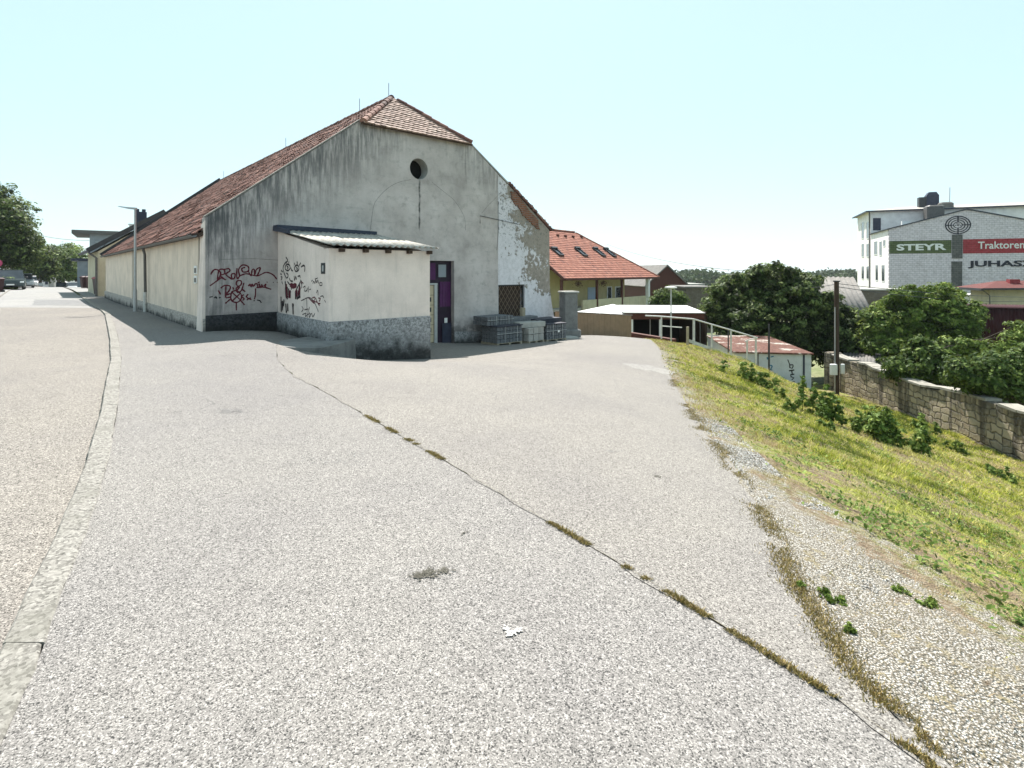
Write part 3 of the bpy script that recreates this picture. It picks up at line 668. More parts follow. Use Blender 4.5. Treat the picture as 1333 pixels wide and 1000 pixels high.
# hipped front
Vh = Vector((0, 1.9, RZ-6.62)).normalized(); Lh = math.hypot(1.9+.22, (RZ-6.62)*1.12)
hp0 = Vector((HX, -.20, 6.62-.17)); 
slab([(4.42,-.2,6.45),(8.96,-.2,6.45),(HX,1.88,RZ-.03)], .07, M['timber'], 'roof_deck', hall)
tiles(hp0, (1,0,0), (Vector((HX,1.88,RZ))-hp0), [(-2.30,0),(2.30,0),(0,2.75)], .20, .17, M['tile_pale'], hall, 'hip_tiles', wave=.008, rough=1.0, lift=.025)
def ridge(p, q, mat, parent, step=.36, r=.11, name='ridge_tiles'):
    p = Vector(p); q = Vector(q); L = (q-p).length; n = int(L/step); d = (q-p).normalized(); m = MB()
    for k in range(n):
        m.tint = random.random(); a = p + d*(k*step) + Vector((0,0,random.uniform(-.008,.012))); b = a + d*(step*1.08)
        side = d.cross(Vector((0,0,1))).normalized(); up = side.cross(d)
        ra = [a + side*(math.cos(t)*r*1.08) + up*(math.sin(t)*r*1.0) for t in np.linspace(-.35, math.pi+.35, 8)]
        rb = [b + side*(math.cos(t)*r*.9) + up*(math.sin(t)*r*.82) for t in np.linspace(-.35, math.pi+.35, 8)]
        m.loft([ra, rb])
    return m.build(name, mat, parent)
ridge((4.5,-.18,6.50), (HX,1.88,RZ+.0), M['tile_old'], hall); ridge((8.9,-.18,6.50), (HX,1.88,RZ+.0), M['tile_old'], hall)
ridge((HX,1.9,RZ), (HX,S+.2,RZ), M['tile_old'], hall)
# coping line on the left rake, dark fascia at the far verge
MB().bar((-.02,.10,3.10), (4.5,.10,6.60), .24, .035).build('verge_trim', M['kerb'], hall)
MB().bar((9.0,.10,6.52), (10.96,.10,5.2), .24, .05).build('verge_trim', M['concrete'], hall)
MB().bar((ex-.1,S+.28,ez+.05), (HX,S+.28,RZ+.16), .14, .20).build('verge_fascia', M['dark_metal'], hall)
# ragged tile ends above the bare brick
rg = MB()
for k in range(34):
    u = k/33; x = 10.98+u*(13.5-10.98); z = 5.2-u*(5.2-3.42)+.02; rg.tint = random.random()
    rg.box(x-.05, x+.07, -.04+random.uniform(-.03,.03), .42, z-.03, z+.05+random.uniform(-.02,.03))
rg.build('broken_tiles', M['tile_old'], hall)
ch = MB(); ch.box(13.2, 13.75, 1.2, 1.75, 2.9, 3.78); ch.box(13.15, 13.8, 1.15, 1.8, 3.78, 3.86); ch.build('chimney', M['brick'], hall)
# gutter, downpipes
g = MB()
for i in range(1): 
    prof = [(.075*math.cos(t), .075*math.sin(t)) for t in np.linspace(math.pi, 2*math.pi, 7)]
    prof2 = [(.068*math.cos(t), .068*math.sin(t)) for t in np.linspace(2*math.pi, math.pi, 7)]
    r0 = [Vector((ex-.07+a, .3, ez-.04+b)) for a, b in prof+prof2]; r1 = [Vector((ex-.07+a, S+.2, ez-.04+b)) for a, b in prof+prof2]; g.loft([r0, r1])
g.build('gutter', M['gutter'], hall)
def wall_y(px):   # position along the long wall for a pixel column
    return on_plane(px, 380, HI, 0, -.1).y
yd = wall_y(190); ydd = wall_y(170)
MB().tube([(ex-.07,yd,ez-.08),(-.14,yd,ez-.34),(-.12,yd,.75)], .05).build('downpipe', M['gutter'], hall)
MB().tube([(-.13,yd,.80),(-.13,yd,-.1)], .062).build('downpipe_foot', M['rail'], hall)
MB().box(-.02, .0, ydd-.035, ydd+.035, .3, 2.6).build('cable_duct', M['gutter'], hall)
for z0, z1 in ((1.55,1.78),(1.28,1.50)):
    q_ = MB().box(-.025, .004, .95, 1.28, z0, z1).build('sign_plate', M['white'], hall); MB().box(-.032,-.026,1.0,1.2,z0+.03,z1-.06).build('sign_print', M['fibre_grey'], q_)
MB().tube([(-.03,.60,2.6),(-.03,.60,.1)], .012, 5).build('conductor_wire', M['gutter'], hall)
MB().box(-.05,-.03,.57,.63,.85,.95).build('conductor_clamp', M['galv'], hall)
# round window: recessed reveal, dark opening with a pivoted leaf
MB().loft([[Vector((x,.012,z)) for x, z in circle(6.7,5.26,.37,40)], [Vector((x,.415,z)) for x, z in circle(6.7,5.26,.36,40)]], cap=False).build('window_reveal', M['concrete'], hall)
MB().plate([circle(6.7,5.26,.42,40)], .43, .47).build('window_pane', M['black'], hall)
# lightning rods
for (px, py, y_) in ((506,125,1.9),(468,150,5.2),(372,205,14.),(286,236,26.)):
    p = on_plane(px, py, HI, 0, HX); y_ = p.y if 0 < p.y < S else y_
    MB().tube([(HX,y_,RZ+.05),(HX,y_,RZ+.62)], .012, 5).build('lightning_rod', M['gutter'], hall)
# tie rod and its bracket on the right
a = on_plane(625,281,HI,1,-.03); b = on_plane(675,292,HI,1,-.03); c = on_plane(625,291,HI,1,-.03)
MB().tube([c, a, b], .012, 5).build('tie_rod', M['dark_metal'], hall)
# strokes lying on a wall: spray paint, cracks
def strokes(lines, Mi, axis, val, w, mat, parent, name, nrm, out=.004, sharp=False):
    m = MB(); nv = Vector(nrm)
    for ln in lines:
        pts = [on_plane(x, y, Mi, axis, val) for x, y in ln]
        # smooth (Catmull-Rom)
        sm = []
        for i in range(0 if sharp else len(pts)-1):
            p0 = pts[max(i-1, 0)]; p1 = pts[i]; p2 = pts[i+1]; p3 = pts[min(i+2, len(pts)-1)]
            for k in range(5):
                t = k/5; sm.append(.5*((2*p1)+(p2-p0)*t+(2*p0-5*p1+4*p2-p3)*t*t+(3*p1-p0-3*p2+p3)*t**3))
        sm = pts if sharp else sm + [pts[-1]]
        vs = []; 
        for i, p in enumerate(sm):
            d = (sm[min(i+1, len(sm)-1)] - sm[max(i-1, 0)]); d = d.normalized() if d.length > 1e-6 else Vector((0,0,1))
            s = nv.cross(d).normalized(); ww = w*random.uniform(.75, 1.2)*.5
            q = p + nv*(out + random.uniform(0, .0012)); vs += [q-s*ww, q+s*ww]
        m.add(vs, [(2*i, 2*i+1, 2*i+3, 2*i+2) for i in range(len(sm)-1)])
    return m.build(name, mat, parent)
Z3 = lambda l: [[(240+x/5.554, 280+y/5.555) for x, y in ln] for ln in l]      # coordinates read off an enlarged crop
cursive = Z3([
 [(190,430),(210,400),(235,395),(262,420),(240,470),(250,400),(285,395),(290,425),(258,438),(300,470),(262,450)],
 [(262,455),(230,480),(185,512)],
 [(285,395),(320,388),(328,405),(300,430),(345,465)],
 [(345,465),(340,430),(365,425),(362,455),(345,465)],
 [(380,385),(378,440),(385,460),(400,440)],
 [(400,440),(392,395),(420,362),(460,372),(462,405),(425,412),(415,388),(440,378)],
 [(462,405),(482,440),(490,398),(505,395),(508,432),(520,395),(548,380),(540,410),(525,440)],
 [(400,440),(450,425),(525,440),(590,415),(640,432),(668,465)],
 [(400,530),(375,500),(385,475),(410,478),(408,505),(375,530),(385,560),(412,545),(430,490)],
 [(415,535),(440,555)],
 [(262,530),(290,510),(330,515),(325,545),(295,580),(330,570),(335,590),(300,600)],[(300,515),(298,598)],
 [(245,545),(262,575)]])
star = Z3([[(335,590),(345,555),(380,548),(410,575),(408,610),(380,632),(345,622),(332,590)],[(345,560),(412,620)],[(405,565),(350,618)],[(375,632),(376,690)],[(330,610),(295,640)],[(408,620),(435,650)],
 [(430,575),(415,590),(432,605),(420,618)],[(462,572),(448,590),(462,605),(450,615)],[(480,598),(470,605),(485,612)],[(355,540),(350,520)],[(380,545),(400,520)],
 [(462,515),(475,500),(482,520),(490,500),(498,520)],[(505,515),(510,500),(525,498),(530,520)],[(540,495),(545,520),(555,512)],[(560,500),(558,520),(570,510)],[(575,512),(590,500),(585,520),(628,538)],[(520,525),(575,522),(600,530)],[(515,530),(513,580),(505,610)],[(530,490),(545,484)],[(595,487),(600,484)]])
marks = Z3([[(180,595),(205,590)],[(215,600),(228,592),(232,605)],[(250,600),(262,595)],[(500,618),(508,620)],[(525,615),(545,620),(556,635)],[(640,487),(645,488)],[(668,487),(674,488)]])
dk = 'graffiti'
strokes(cursive+star, HI, 1, 0, .040, M['spray_red'], hall, dk, (0,-1,0)); strokes(marks, HI, 1, 0, .035, M['spray_black'], hall, dk, (0,-1,0))
arc = [[(482,300),(486,270),(492,258),(505,245),(520,237),(535,234)],[(562,237),(578,250),(592,262),(604,282),(606,300)],[(627,278),(635,268),(645,258),(652,250)],[(606,183),(606,215),(607,240)],[(648,262),(648,300),(647,330)],[(285,338),(330,337),(365,339)],[(475,160),(476,185),(476,190)]]
for ln in arc: strokes([ln], HI, 1, 0, .012, M['concrete_dark'], hall, 'crack', (0,-1,0))
strokes([[(648.5,262),(648.6,300),(646.5,326)]], HI, 1, 0, .022, M['gutter'], hall, 'crack', (0,-1,0), out=.006)
# door recess: purple boards with a metal-framed leaf
d = empty('door', (6.35, .14, -1.3), 0); d.parent = hall
MB().box(0, 1.88, .06, .12, 0, 3.32).build('door_boards', M['dark_purple'], d)
db = MB()
for k in range(4): db.box(1.36+.12*k, 1.36+.12*k+.112, .035, .06, 1.62, 2.55)
db.build('purple_boards', M['purple'], d)
db = MB(); db.box(.02, 1.16, .03, .055, 2.62, 3.24); db.build('transom_panel', M['purple'], d)
MB().box(1.28,1.62,.015,.035,2.72,3.18).build('notice_sheet', M['greyblue_wall'], d)
pn = MB()
pn.box(0,1.06,.0,.03,.35,2.42); pn.build('door_leaf', M['ply'], d)
fr = MB(); fr.box(1.07,1.20,-.04,.02,.12,2.44); fr.box(.0,1.20,-.05,.01,2.44,2.5); fr.build('door_frame', M['galv'], d)
for k in range(5): MB().box(.0,1.06,-.006,-.001,.62+.36*k,.635+.36*k).build('panel_joint', M['gutter'], d)
for k in range(4): MB().box(.83,.95,-.014,-.002,.72+.37*k,.88+.37*k).build('panel_window', M['dark_metal'], d)
MB().box(1.55,1.68,.018,.034,1.02,1.2).build('door_notice', M['white'], d)
MB().box(1.45,1.86,.012,.034,.2,1.0).build('door_board', M['navy'], d)
MB().box(-.05,2.0,-.2,.12,-.1,.22).build('threshold', M['concrete'], d)
# barred window of the end wall
w = empty('window', (10.42, .10, -.45)); w.parent = hall
fr = MB(); fr.plate([rect(0,1.45,0,1.54), rect(.06,1.39,.06,1.48)], 0, .07); fr.build('frame', M['dark_metal'], w, weld=True)
MB().box(.06,1.39,.16,.2,.06,1.48).build('pane', M['timber'], w)
gr = MB()
for k in range(-5, 8):
    for s_ in (1, -1):
        x0 = .06+k*.22; z0, z1 = .06, 1.48; x1 = x0+(z1-z0)*.72*s_ if s_ > 0 else x0; xa = x0 if s_ > 0 else x0+(z1-z0)*.72
        p = Vector((x0 if s_ > 0 else x0+(z1-z0)*.72, .03, z0)); q = Vector((x0+(z1-z0)*.72 if s_ > 0 else x0, .03, z1))
        # clip to opening
        def cl(p, q):
            for lim, sg in ((.06, 1), (1.39, -1)):
                dp = (p.x-lim)*sg; dq = (q.x-lim)*sg
                if dp < 0 and dq < 0: return None
                if dp < 0: p = p+(q-p)*(dp/(dp-dq))
                elif dq < 0: q = q+(p-q)*(dq/(dq-dp))
            return p, q
        r_ = cl(p, q)
        if r_: gr.bar(r_[0], r_[1], .008, .016)
gr.build('grille', M['grille'], w)

# ------------------------------------------------------------------ annex in front of the hall (its own low building)
AU, AV = 2.89, 3.65        # width along the hall, projection
AM = HM @ Matrix.Translation((1.88, 0, 0)); AI = AM.inverted()
annex = empty('annex', AM.translation, HR, 'low cream lean-to with corrugated roof and sprayed face, built against the grey hall', 'annex')
zf, zb = 2.20, 2.80
fwm = MB(); fwm.box(0, AU, -AV, -AV+.3, -1.2, zf-.02); fwm.build('front_wall', M['annex_wall'], annex)
for x0, x1 in ((0, .3), (AU-.3, AU)):
    m = MB(); vs = [(x0,-AV+.3,-1.2),(x1,-AV+.3,-1.2),(x1,-.01,-1.4),(x0,-.01,-1.4),(x0,-AV+.3,zf),(x1,-AV+.3,zf),(x1,-.01,zb),(x0,-.01,zb)]
    m.add(vs, [(0,3,2,1),(4,5,6,7),(0,1,5,4),(1,2,6,5),(2,3,7,6),(3,0,4,7)]); m.build('side_wall', M['annex_wall'], annex)
gridwall((0,-AV), (AU,-AV), gp(AM,(0,-AV,0),(AU,-AV,0)), 0, .035, 60, 10, M['plinth'], 'plinth', annex, topf=lambda u: .39-.01*u, nrm=(0,-1))
gridwall((0,-.0), (0,-AV-.035), gp(AM,(0,0,0),(0,-AV,0)), 0, .035, 50, 8, M['plinth'], 'plinth', annex, topf=lambda u: .42-.03*u, nrm=(-1,0))
# corrugated sheet
def corr(p00, p10, p01, pitch, amp, mat, parent, name, thick=.008, rows=1):
    """p00->p10 across the waves, p00->p01 along them"""
    p00 = Vector(p00); U = Vector(p10)-p00; V = Vector(p01)-p00; n = U.cross(V).normalized()
    if n.z < 0: n = -n
    k = int(U.length/pitch*8); vs = []; fs = []
    for r in range(rows):
        b = len(vs); v0 = r/rows; v1 = (r+1)/rows + (.03 if r < rows-1 else 0)
        for i in range(k+1):
            h = amp*math.sin(2*math.pi*i/8)
            for (v_, dz) in ((v0, .0+.012*(rows-1-r)*0), (v1, .010 if r < rows-1 else 0)):
                q = p00+U*(i/k)+V*v_+n*(h+dz - r*.0); vs += [q, q-n*thick]
        for i in range(k):
            a = b+i*4; fs += [(a,a+4,a+6,a+2),(a+1,a+3,a+7,a+5),(a,a+1,a+5,a+4),(a+2,a+6,a+7,a+3)]
        fs += [(b,b+2,b+3,b+1), (b+4*k,b+4*k+1,b+4*k+3,b+4*k+2)]
    return mesh_obj(name, vs, fs, mat, parent, True)
corr((-.10,-AV-.22,zf+.07), (AU+.20,-AV-.22,zf+.07), (-.10,-.3,zb+.02), .177, .026, M['fibre'], annex, 'corrugated_roof', rows=2)
rb = MB(); rb.bar((-.13,-.18,zb+.10), (AU+.1,-.18,zb+.06), .42, .13); rb.bar((-.13,-AV*.35,zf+.52), (-.13,-.1,zb+.06), .08, .12); rb.build('roof_flashing', M['rib'], annex)
for k in range(5):
    x = .30+k*(AU-.35)/4; MB().box(x-.06, x+.06, -AV-.12, -AV+.02, zf-.1, zf-.005).build('rafter_end', M['timber'], annex)
MB().box(-.012,-.0,-AV+.22,-AV+.46,1.56,1.83).build('number_plate', M['dark_metal'], annex)
MB().box(-.016,-.0125,-AV+.30,-AV+.38,1.62,1.77).build('number_mark', M['galv'], annex)
face = Z3([
 [(735,305),(748,330),(728,350),(715,380),(722,420),(735,450)],[(745,355),(760,362),(765,385),(750,402),(732,392),(732,370),(745,355)],[(742,370),(752,378),(745,390)],
 [(800,372),(815,362),(828,375),(826,398),(808,408),(798,392),(800,372)],[(810,378),(818,388),(812,396)],
 [(740,350),(735,335)],[(755,350),(758,335)],[(800,362),(795,345)],[(818,358),(816,335)],[(832,365),(842,345)],[(845,375),(862,365),(872,375),(870,410)],
 [(770,380),(776,400),(785,402)],[(738,420),(750,430),(748,450),(738,455)],[(760,455),(768,475),(785,480)],
 [(795,440),(798,470),(806,445),(812,468)],[(820,445),(835,440),(838,455)],[(840,470),(850,490),(848,530)],
 [(745,480),(770,515),(775,540)],[(845,475),(820,520),(800,560)],
 [(695,425),(705,430)],[(698,445),(708,452),(700,470)],[(705,480),(712,500)],[(700,400),(712,412)]])
drips = Z3([[(735,500),(733,560),(740,600)],[(745,520),(745,610)],[(755,530),(758,600)],[(768,545),(765,600)],[(700,590),(702,700)],[(710,620),(712,690)],[(722,610),(718,660)],[(735,640),(738,700),(740,690)],[(748,640),(750,695)],
  [(785,640),(788,720)],[(780,650),(792,652)],[(805,560),(806,610)],[(815,560),(818,612)],[(825,545),(828,605)],[(835,530),(836,600)],[(730,480),(734,520)],[(832,500),(835,540)]])
lips = Z3([[(765,508),(778,500),(788,506),(802,500),(812,512)],[(765,510),(788,526),(812,512)],[(772,512),(788,514),(806,511)]])
scrib = Z3([[(930,500),(935,480),(945,495),(950,470),(958,490),(965,470),(972,495)],[(980,490),(995,490),(995,508),(980,508),(980,490)],[(945,465),(965,455)],[(920,480),(928,470)],
 [(860,525),(875,515),(870,550),(885,545),(890,525),(888,555)],[(900,515),(898,560)],[(905,540),(915,535)],[(845,620),(870,608),(885,600),(912,600),(945,640),(970,700)],[(885,600),(888,690),(890,745)],
 [(955,565),(965,545),(968,580)],[(985,590),(1000,585),(1010,600)],[(1015,615),(1022,632)],[(850,660),(860,680),(848,700)],[(870,685),(895,680)],[(905,665),(900,700),(915,720)],[(855,720),(880,710),(875,735),(900,715),(905,740),(920,712),(930,735),(945,710)]])
scr_red = Z3([[(925,600),(945,595),(940,620),(925,615)],[(935,625),(960,630)],[(950,600),(965,635),(985,640)],[(970,600),(985,605),(975,625)],[(965,635),(978,655)],[(900,600),(940,640)],[(845,500),(850,485),(862,495)]])
AN = (-1,0,0)
strokes(face, AI, 0, 0, .045, M['spray_black'], annex, 'graffiti', AN); strokes(drips, AI, 0, 0, .085, M['spray_black'], annex, 'graffiti', AN, out=.006)
strokes(Z3([[(738,500),(742,560),(748,600)],[(762,545),(764,600)],[(838,520),(826,575)],[(738,540),(748,580)],[(812,540),(815,590)]]), AI, 0, 0, .12, M['spray_red'], annex, 'graffiti', AN, out=.0085)
strokes(lips, AI, 0, 0, .07, M['spray_red'], annex, 'graffiti', AN, out=.006)
strokes(scrib, AI, 0, 0, .026, M['spray_black'], annex, 'graffiti', AN); strokes(scr_red, AI, 0, 0, .03, M['spray_red'], annex, 'graffiti', AN, out=.006)
# concrete ledge wedged against the annex foot, level while the yard drops away
sb = [(-5.3,12.0),(-4.7,11.55),(-4.2,11.75),(-4.0,12.5),(-3.92,13.45),(-4.3,13.2),(-5.2,14.0),(-5.6,12.9)]
lz = -.05
m = MB(); nv = len(sb); zt = lambda x, y: lz
m.add([(x,y,lz+.02*math.sin(x*5)) for x, y in sb] + [(x+random.uniform(-.04,.04), y+random.uniform(-.04,.04), -1.1) for x, y in sb], [tuple(range(nv))]+[(i,nv+i,nv+(i+1)%nv,(i+1)%nv) for i in range(nv)])
tag(m.build('ledge', M['concrete_dark'], None, False, True), 'level concrete ledge at the foot of the lean-to, dark broken edge', 'ledge')
# ------------------------------------------------------------------ paving-block stacks, pillar, odd slabs by the hall's end
def stack(name, label, lx, ly, w, d, z0, nx, ny, nz, bh, mat, rz=0, group=None, pal=True, cover=False):
    p = HM @ Vector((lx, ly, 0)); g0 = z0 if z0 is not None else hz(p.x, p.y)
    o = empty(name, (p.x, p.y, g0), HR+rz, label, 'paving stack', group); zz = 0
    if pal:
        m = MB()
        for k in range(5): m.box(-w/2, w/2, -d/2+k*(d-.1)/4, -d/2+k*(d-.1)/4+.1, .09, .112)
        for k in (-1, 0, 1): m.box(k*(w/2-.05)-.05, k*(w/2-.05)+.05, -d/2, d/2, -.03, .09)
        m.build('pallet', M['pallet'], o); zz = .112
    m = MB(); bw = w/nx; bd = d/ny
    for k in range(nz):
        for i in range(nx):
            for j in range(ny):
                if 0 < i < nx-1 and 0 < j < ny-1 and k < nz-1: continue
                jx = random.uniform(-.006, .006); jy = random.uniform(-.006, .006)
                m.bev(-w/2+i*bw+.011+jx, -w/2+(i+1)*bw-.011+jx, -d/2+j*bd+.011+jy, -d/2+(j+1)*bd-.011+jy, zz+k*bh+.002, zz+(k+1)*bh-.014, .01)
    m.build('blocks', mat, o); top = zz+nz*bh
    st = MB()
    for x in (-w*.17, w*.30): st.box(x-.009, x+.009, -d/2-.006, -d/2-.001, zz, top)
    st.box(-w/2, w/2, -d/2-.009, -d/2-.006, zz+bh*nz*.55, zz+bh*nz*.55+.014); st.build('strap', M['galv'], o)
    if cover: MB().bev(-w/2-.03, w/2+.03, -d/2-.03, d/2+.03, top, top+.03, .01).build('cover_board', M['dark_sheet'], o)
    return o, g0+top+(.03 if cover else 0)
grp = 'stacks of grey paving blocks along the hall end'
s1, t1 = stack('block_stack', 'large strapped stack of grey paving blocks nearest the door, under a flatter stack', 9.75, -.95, 1.25, .95, None, 8, 6, 4, .15, M['blocks'], 0, grp, cover=True)
s1b, _ = stack('block_stack', 'low flat stack of grey blocks laid on top of the stack nearest the door', 9.62, -.62, 1.35, .85, t1, 9, 6, 2, .17, M['blocks'], .04, grp, pal=False)
s2, t2 = stack('block_stack', 'stack of pale blocks on a pallet between the two strapped block stacks', 11.05, -1.05, .95, .85, None, 3, 3, 2, .26, M['blocks_lt'], .1, grp)
s3, t3 = stack('block_stack', 'strapped block stack furthest from the door, with a white tag, beside the pillar', 12.25, -1.0, 1.1, .95, None, 8, 6, 4, .15, M['blocks'], -.05, grp, cover=True)
def slab_thing(name, label, cat, lx, ly, w, d, z0, h, mat, rz=0):
    p = HM @ Vector((lx, ly, 0)); g0 = hz(p.x, p.y) if z0 is None else z0
    m = MB(); m.bev(-w/2, w/2, -d/2, d/2, 0, h, .012); o = m.build(name, mat); o.location = (p.x, p.y, g0); o.rotation_euler = (0, 0, HR+rz); return tag(o, label, cat), g0+h
_, ts = slab_thing('stone_slab', 'pale kerb slab lying across the pale block stack', 'slab', 11.0, -1.15, 1.25, .5, t2+.001, .2, M['concrete'], -.12)
_, tb = slab_thing('block_row', 'row of bluish grey blocks behind the pale kerb slab, below the barred window', 'blocks', 11.1, -.55, 1.5, .45, t2+.001, .36, M['blocks'], 0)
bx, _ = slab_thing('carton', 'small pale carton standing on the blocks below the barred window', 'carton', 11.25, -.5, .2, .16, tb+.001, .34, M['pallet'], .2)
p = HM @ Vector((12.3, -.62, 0)); _, tc = slab_thing('board_stack', 'dark boards lying on the block stack beside the pillar', 'boards', 12.2, -.75, 1.5, .7, t3+.001, .17, M['dark_sheet'], .05)
m = MB(); m.box(-.06,.06,-.004,.004,-.05,.05); o = MB().add([Vector((.06*math.cos(t), 0, .05*math.sin(t))) for t in np.linspace(0, 6.28, 9)[:-1]], [tuple(range(8))]).build('tag', M['white'], s3); o.location = (.1, -.49, .42)
# concrete pillar right of the hall
pp = at(740, 445, 23.0); pg = hz(pp.x, pp.y)
pil = empty('gate_pillar', (pp.x+.02, 23.2, pg-.05), .35, 'stained concrete pillar with flat cap beside the block stacks', 'pillar')
MB().bev(-.31,.31,-.3,.3,0,1.98,.03).build('shaft', M['concrete_dark'], pil); MB().bev(-.36,.36,-.35,.35,1.98,2.06,.02).build('cap', M['concrete'], pil)
MB().bev(-.4,.42,-.42,.4,-.1,.42,.05).build('foot', M['concrete_dark'], pil)
m = MB(); m.bev(-.42,.42,-.3,.3,0,.12,.02); o = m.build('stone_slab', M['concrete']); q = at(737, 448, 22.2); o.location = (q.x, 22.2, hz(q.x, 22.2)-.01); o.rotation_euler = (0,0,.5); tag(o, 'flat pale slab lying on the ground at the foot of the pillar', 'slab')

# ------------------------------------------------------------------ street lamps
def lamp(name, base, h, arm, label, rz=0, r=.055, group='street lamps along the hall'):
    o = empty(name, base, rz, label, 'street lamp', group)
    MB().tube([(0,0,-.1),(0,0,h)], [r, r*.7], 10).build('post', M['galv'], o)
    MB().tube([(0,0,-.1),(0,0,.9)], r*1.25, 10).build('post_foot', M['galv'], o)
    MB().loft([[Vector(p) for p in ((0.05,-.05,h-.03),(0.05,.05,h-.03),(.05,.05,h+.05),(.05,-.05,h+.05))], [Vector(p) for p in ((-arm*.45,-.09,h+.0),(-arm*.45,.09,h+.0),(-arm*.45,.07,h+.07),(-arm*.45,-.07,h+.07))], [Vector(p) for p in ((-arm,-.05,h+.08),(-arm,.05,h+.08),(-arm,.04,h+.11),(-arm,-.04,h+.11))]]).build('lamp_head', M['galv'], o)
    return o
b = hit(176, 405.5); lamp('street_lamp', (b[0], b[1], 0), 4.15, .62, 'slim grey street lamp with flat head beside the long cream side wall, near the downpipe', .1)
lamp('street_lamp', (at(136,380,42).x, 42, -.1), 4.0, .6, 'farther small grey street lamp in front of the dark roofed cream house', .3, .06)
# ------------------------------------------------------------------ houses along the street beyond the hall
hb = empty('neighbour_house', HM @ Vector((0, S+2.4, -.3)), HR, 'cream gabled house with black roof edge and dark chimney behind the hall', 'house')
NI = (HM @ Matrix.Translation((0, S+2.4, 0))).inverted()
e0 = on_plane(113,326,NI,1,0); pk = on_plane(214,275,NI,1,0); 
e0z = e0.z+.3; pkz = pk.z+.3; wl = e0.x+.6
MB().plate([[(wl,-1),(wl,e0z-.05),(pk.x,pkz-.35),(2*pk.x-wl,e0z-.05),(2*pk.x-wl,-1)]], 0, 9).build('wall', M['cream_gable'], hb, weld=True)
rf = MB(); rf.bar((e0.x,0,e0z),(pk.x,0,pkz),.5,.26); rf.build('verge_board', M['dark_metal'], hb)
slab([(e0.x,-.2,e0z),(e0.x,9.4,e0z),(pk.x,9.4,pkz),(pk.x,-.2,pkz)], .18, M['rib'], 'roof', hb)
slab([(2*pk.x-e0.x,-.2,e0z),(2*pk.x-e0.x,9.4,e0z),(pk.x,9.4,pkz),(pk.x,-.2,pkz)], .18, M['rib'], 'roof', hb)
c0 = on_plane(176,315,NI,1,1.0); c1 = on_plane(190,275,NI,1,1.0)
cm = MB(); cm.box(c0.x,c1.x,.6,1.4,c0.z,c1.z+.2)
for k in (.2,.8): cm.tube([(c0.x+(c1.x-c0.x)*k,1.0,c1.z+.2),(c0.x+(c1.x-c0.x)*k,1.0,c1.z+.42)], .12, 8)
cm.build('chimney', M['navy'], hb)
MB().tube([(e0.x+.1,.1,e0z-.15),(wl-.1,-.08,e0z-.5),(wl-.1,-.08,-.5)], .07).build('downpipe', M['gutter'], hb)
MB().box(wl+.4,wl+1.6,-.03,.0,1.3,2.3).build('blue_window', M['glass'], hb)
g = empty('modern_house', (at(122,380,66).x, 66, -.6), HR-.1, 'grey blue flat roofed house with projecting eave at the end of the row', 'house')
MB().box(-.4,9,0,9,-2,6.9).build('wall', M['greyblue_wall'], g); MB().box(-2.1,9.4,-.5,9.5,6.9,7.35).build('flat_roof', M['gutter'], g)
MB().box(-1.6,-.38,.3,8,-1,3.6).build('porch_wall', M['greyblue_wall'], g); MB().box(-2.2,-.1,.1,8.2,3.6,3.9).build('porch_roof', M['navy'], g)
cc = MB(); cc.box(3.6,4.5,3,3.9,7.35,8.5); cc.box(3.5,4.6,2.9,4.0,8.5,8.62); cc.build('chimney', M['white'], g)
for k in range(3): MB().box(.6+k*2.4,1.8+k*2.4,-.03,.0,3.9,5.3).build('window', M['glass'], g)
# white house at the end of the street, behind the trees
e = empty('white_house', (at(62,380,96).x, 96, -3), .6, 'bright white house with dark window strips glimpsed under the trees', 'house')
MB().box(-6,2,0,7,0,5.4).build('wall', M['bright_wall'], e)
for k in range(7): MB().box(-5.6+k*1.05,-5.2+k*1.05,-.05,0,2.4,4.9).build('window', M['navy'], e)
MB().box(-6.4,2.4,-.5,7.4,5.4,5.7).build('roof', M['gutter'], e)
e = empty('garden_wall', (at(68,373,80).x, 80, -1.2), .2, 'pale gate pier below the far trees', 'gate pier'); MB().bev(-.35,.35,-.3,.3,0,2.3,.05).build('shaft', M['concrete'], e); MB().bev(-.4,.4,-.36,.36,2.3,2.4,.02).build('cap', M['kerb'], e); e.name = 'gate_pier'
e = empty('white_garage', (at(104,380,120).x, 120, -3.2), .2, 'small pale building beyond the parked cars', 'building'); MB().box(-3.4,4,0,6,0,4.6).build('wall', M['bright_wall'], e); MB().box(-3.7,4.3,-.3,6.3,4.6,4.9).build('roof', M['gutter'], e)

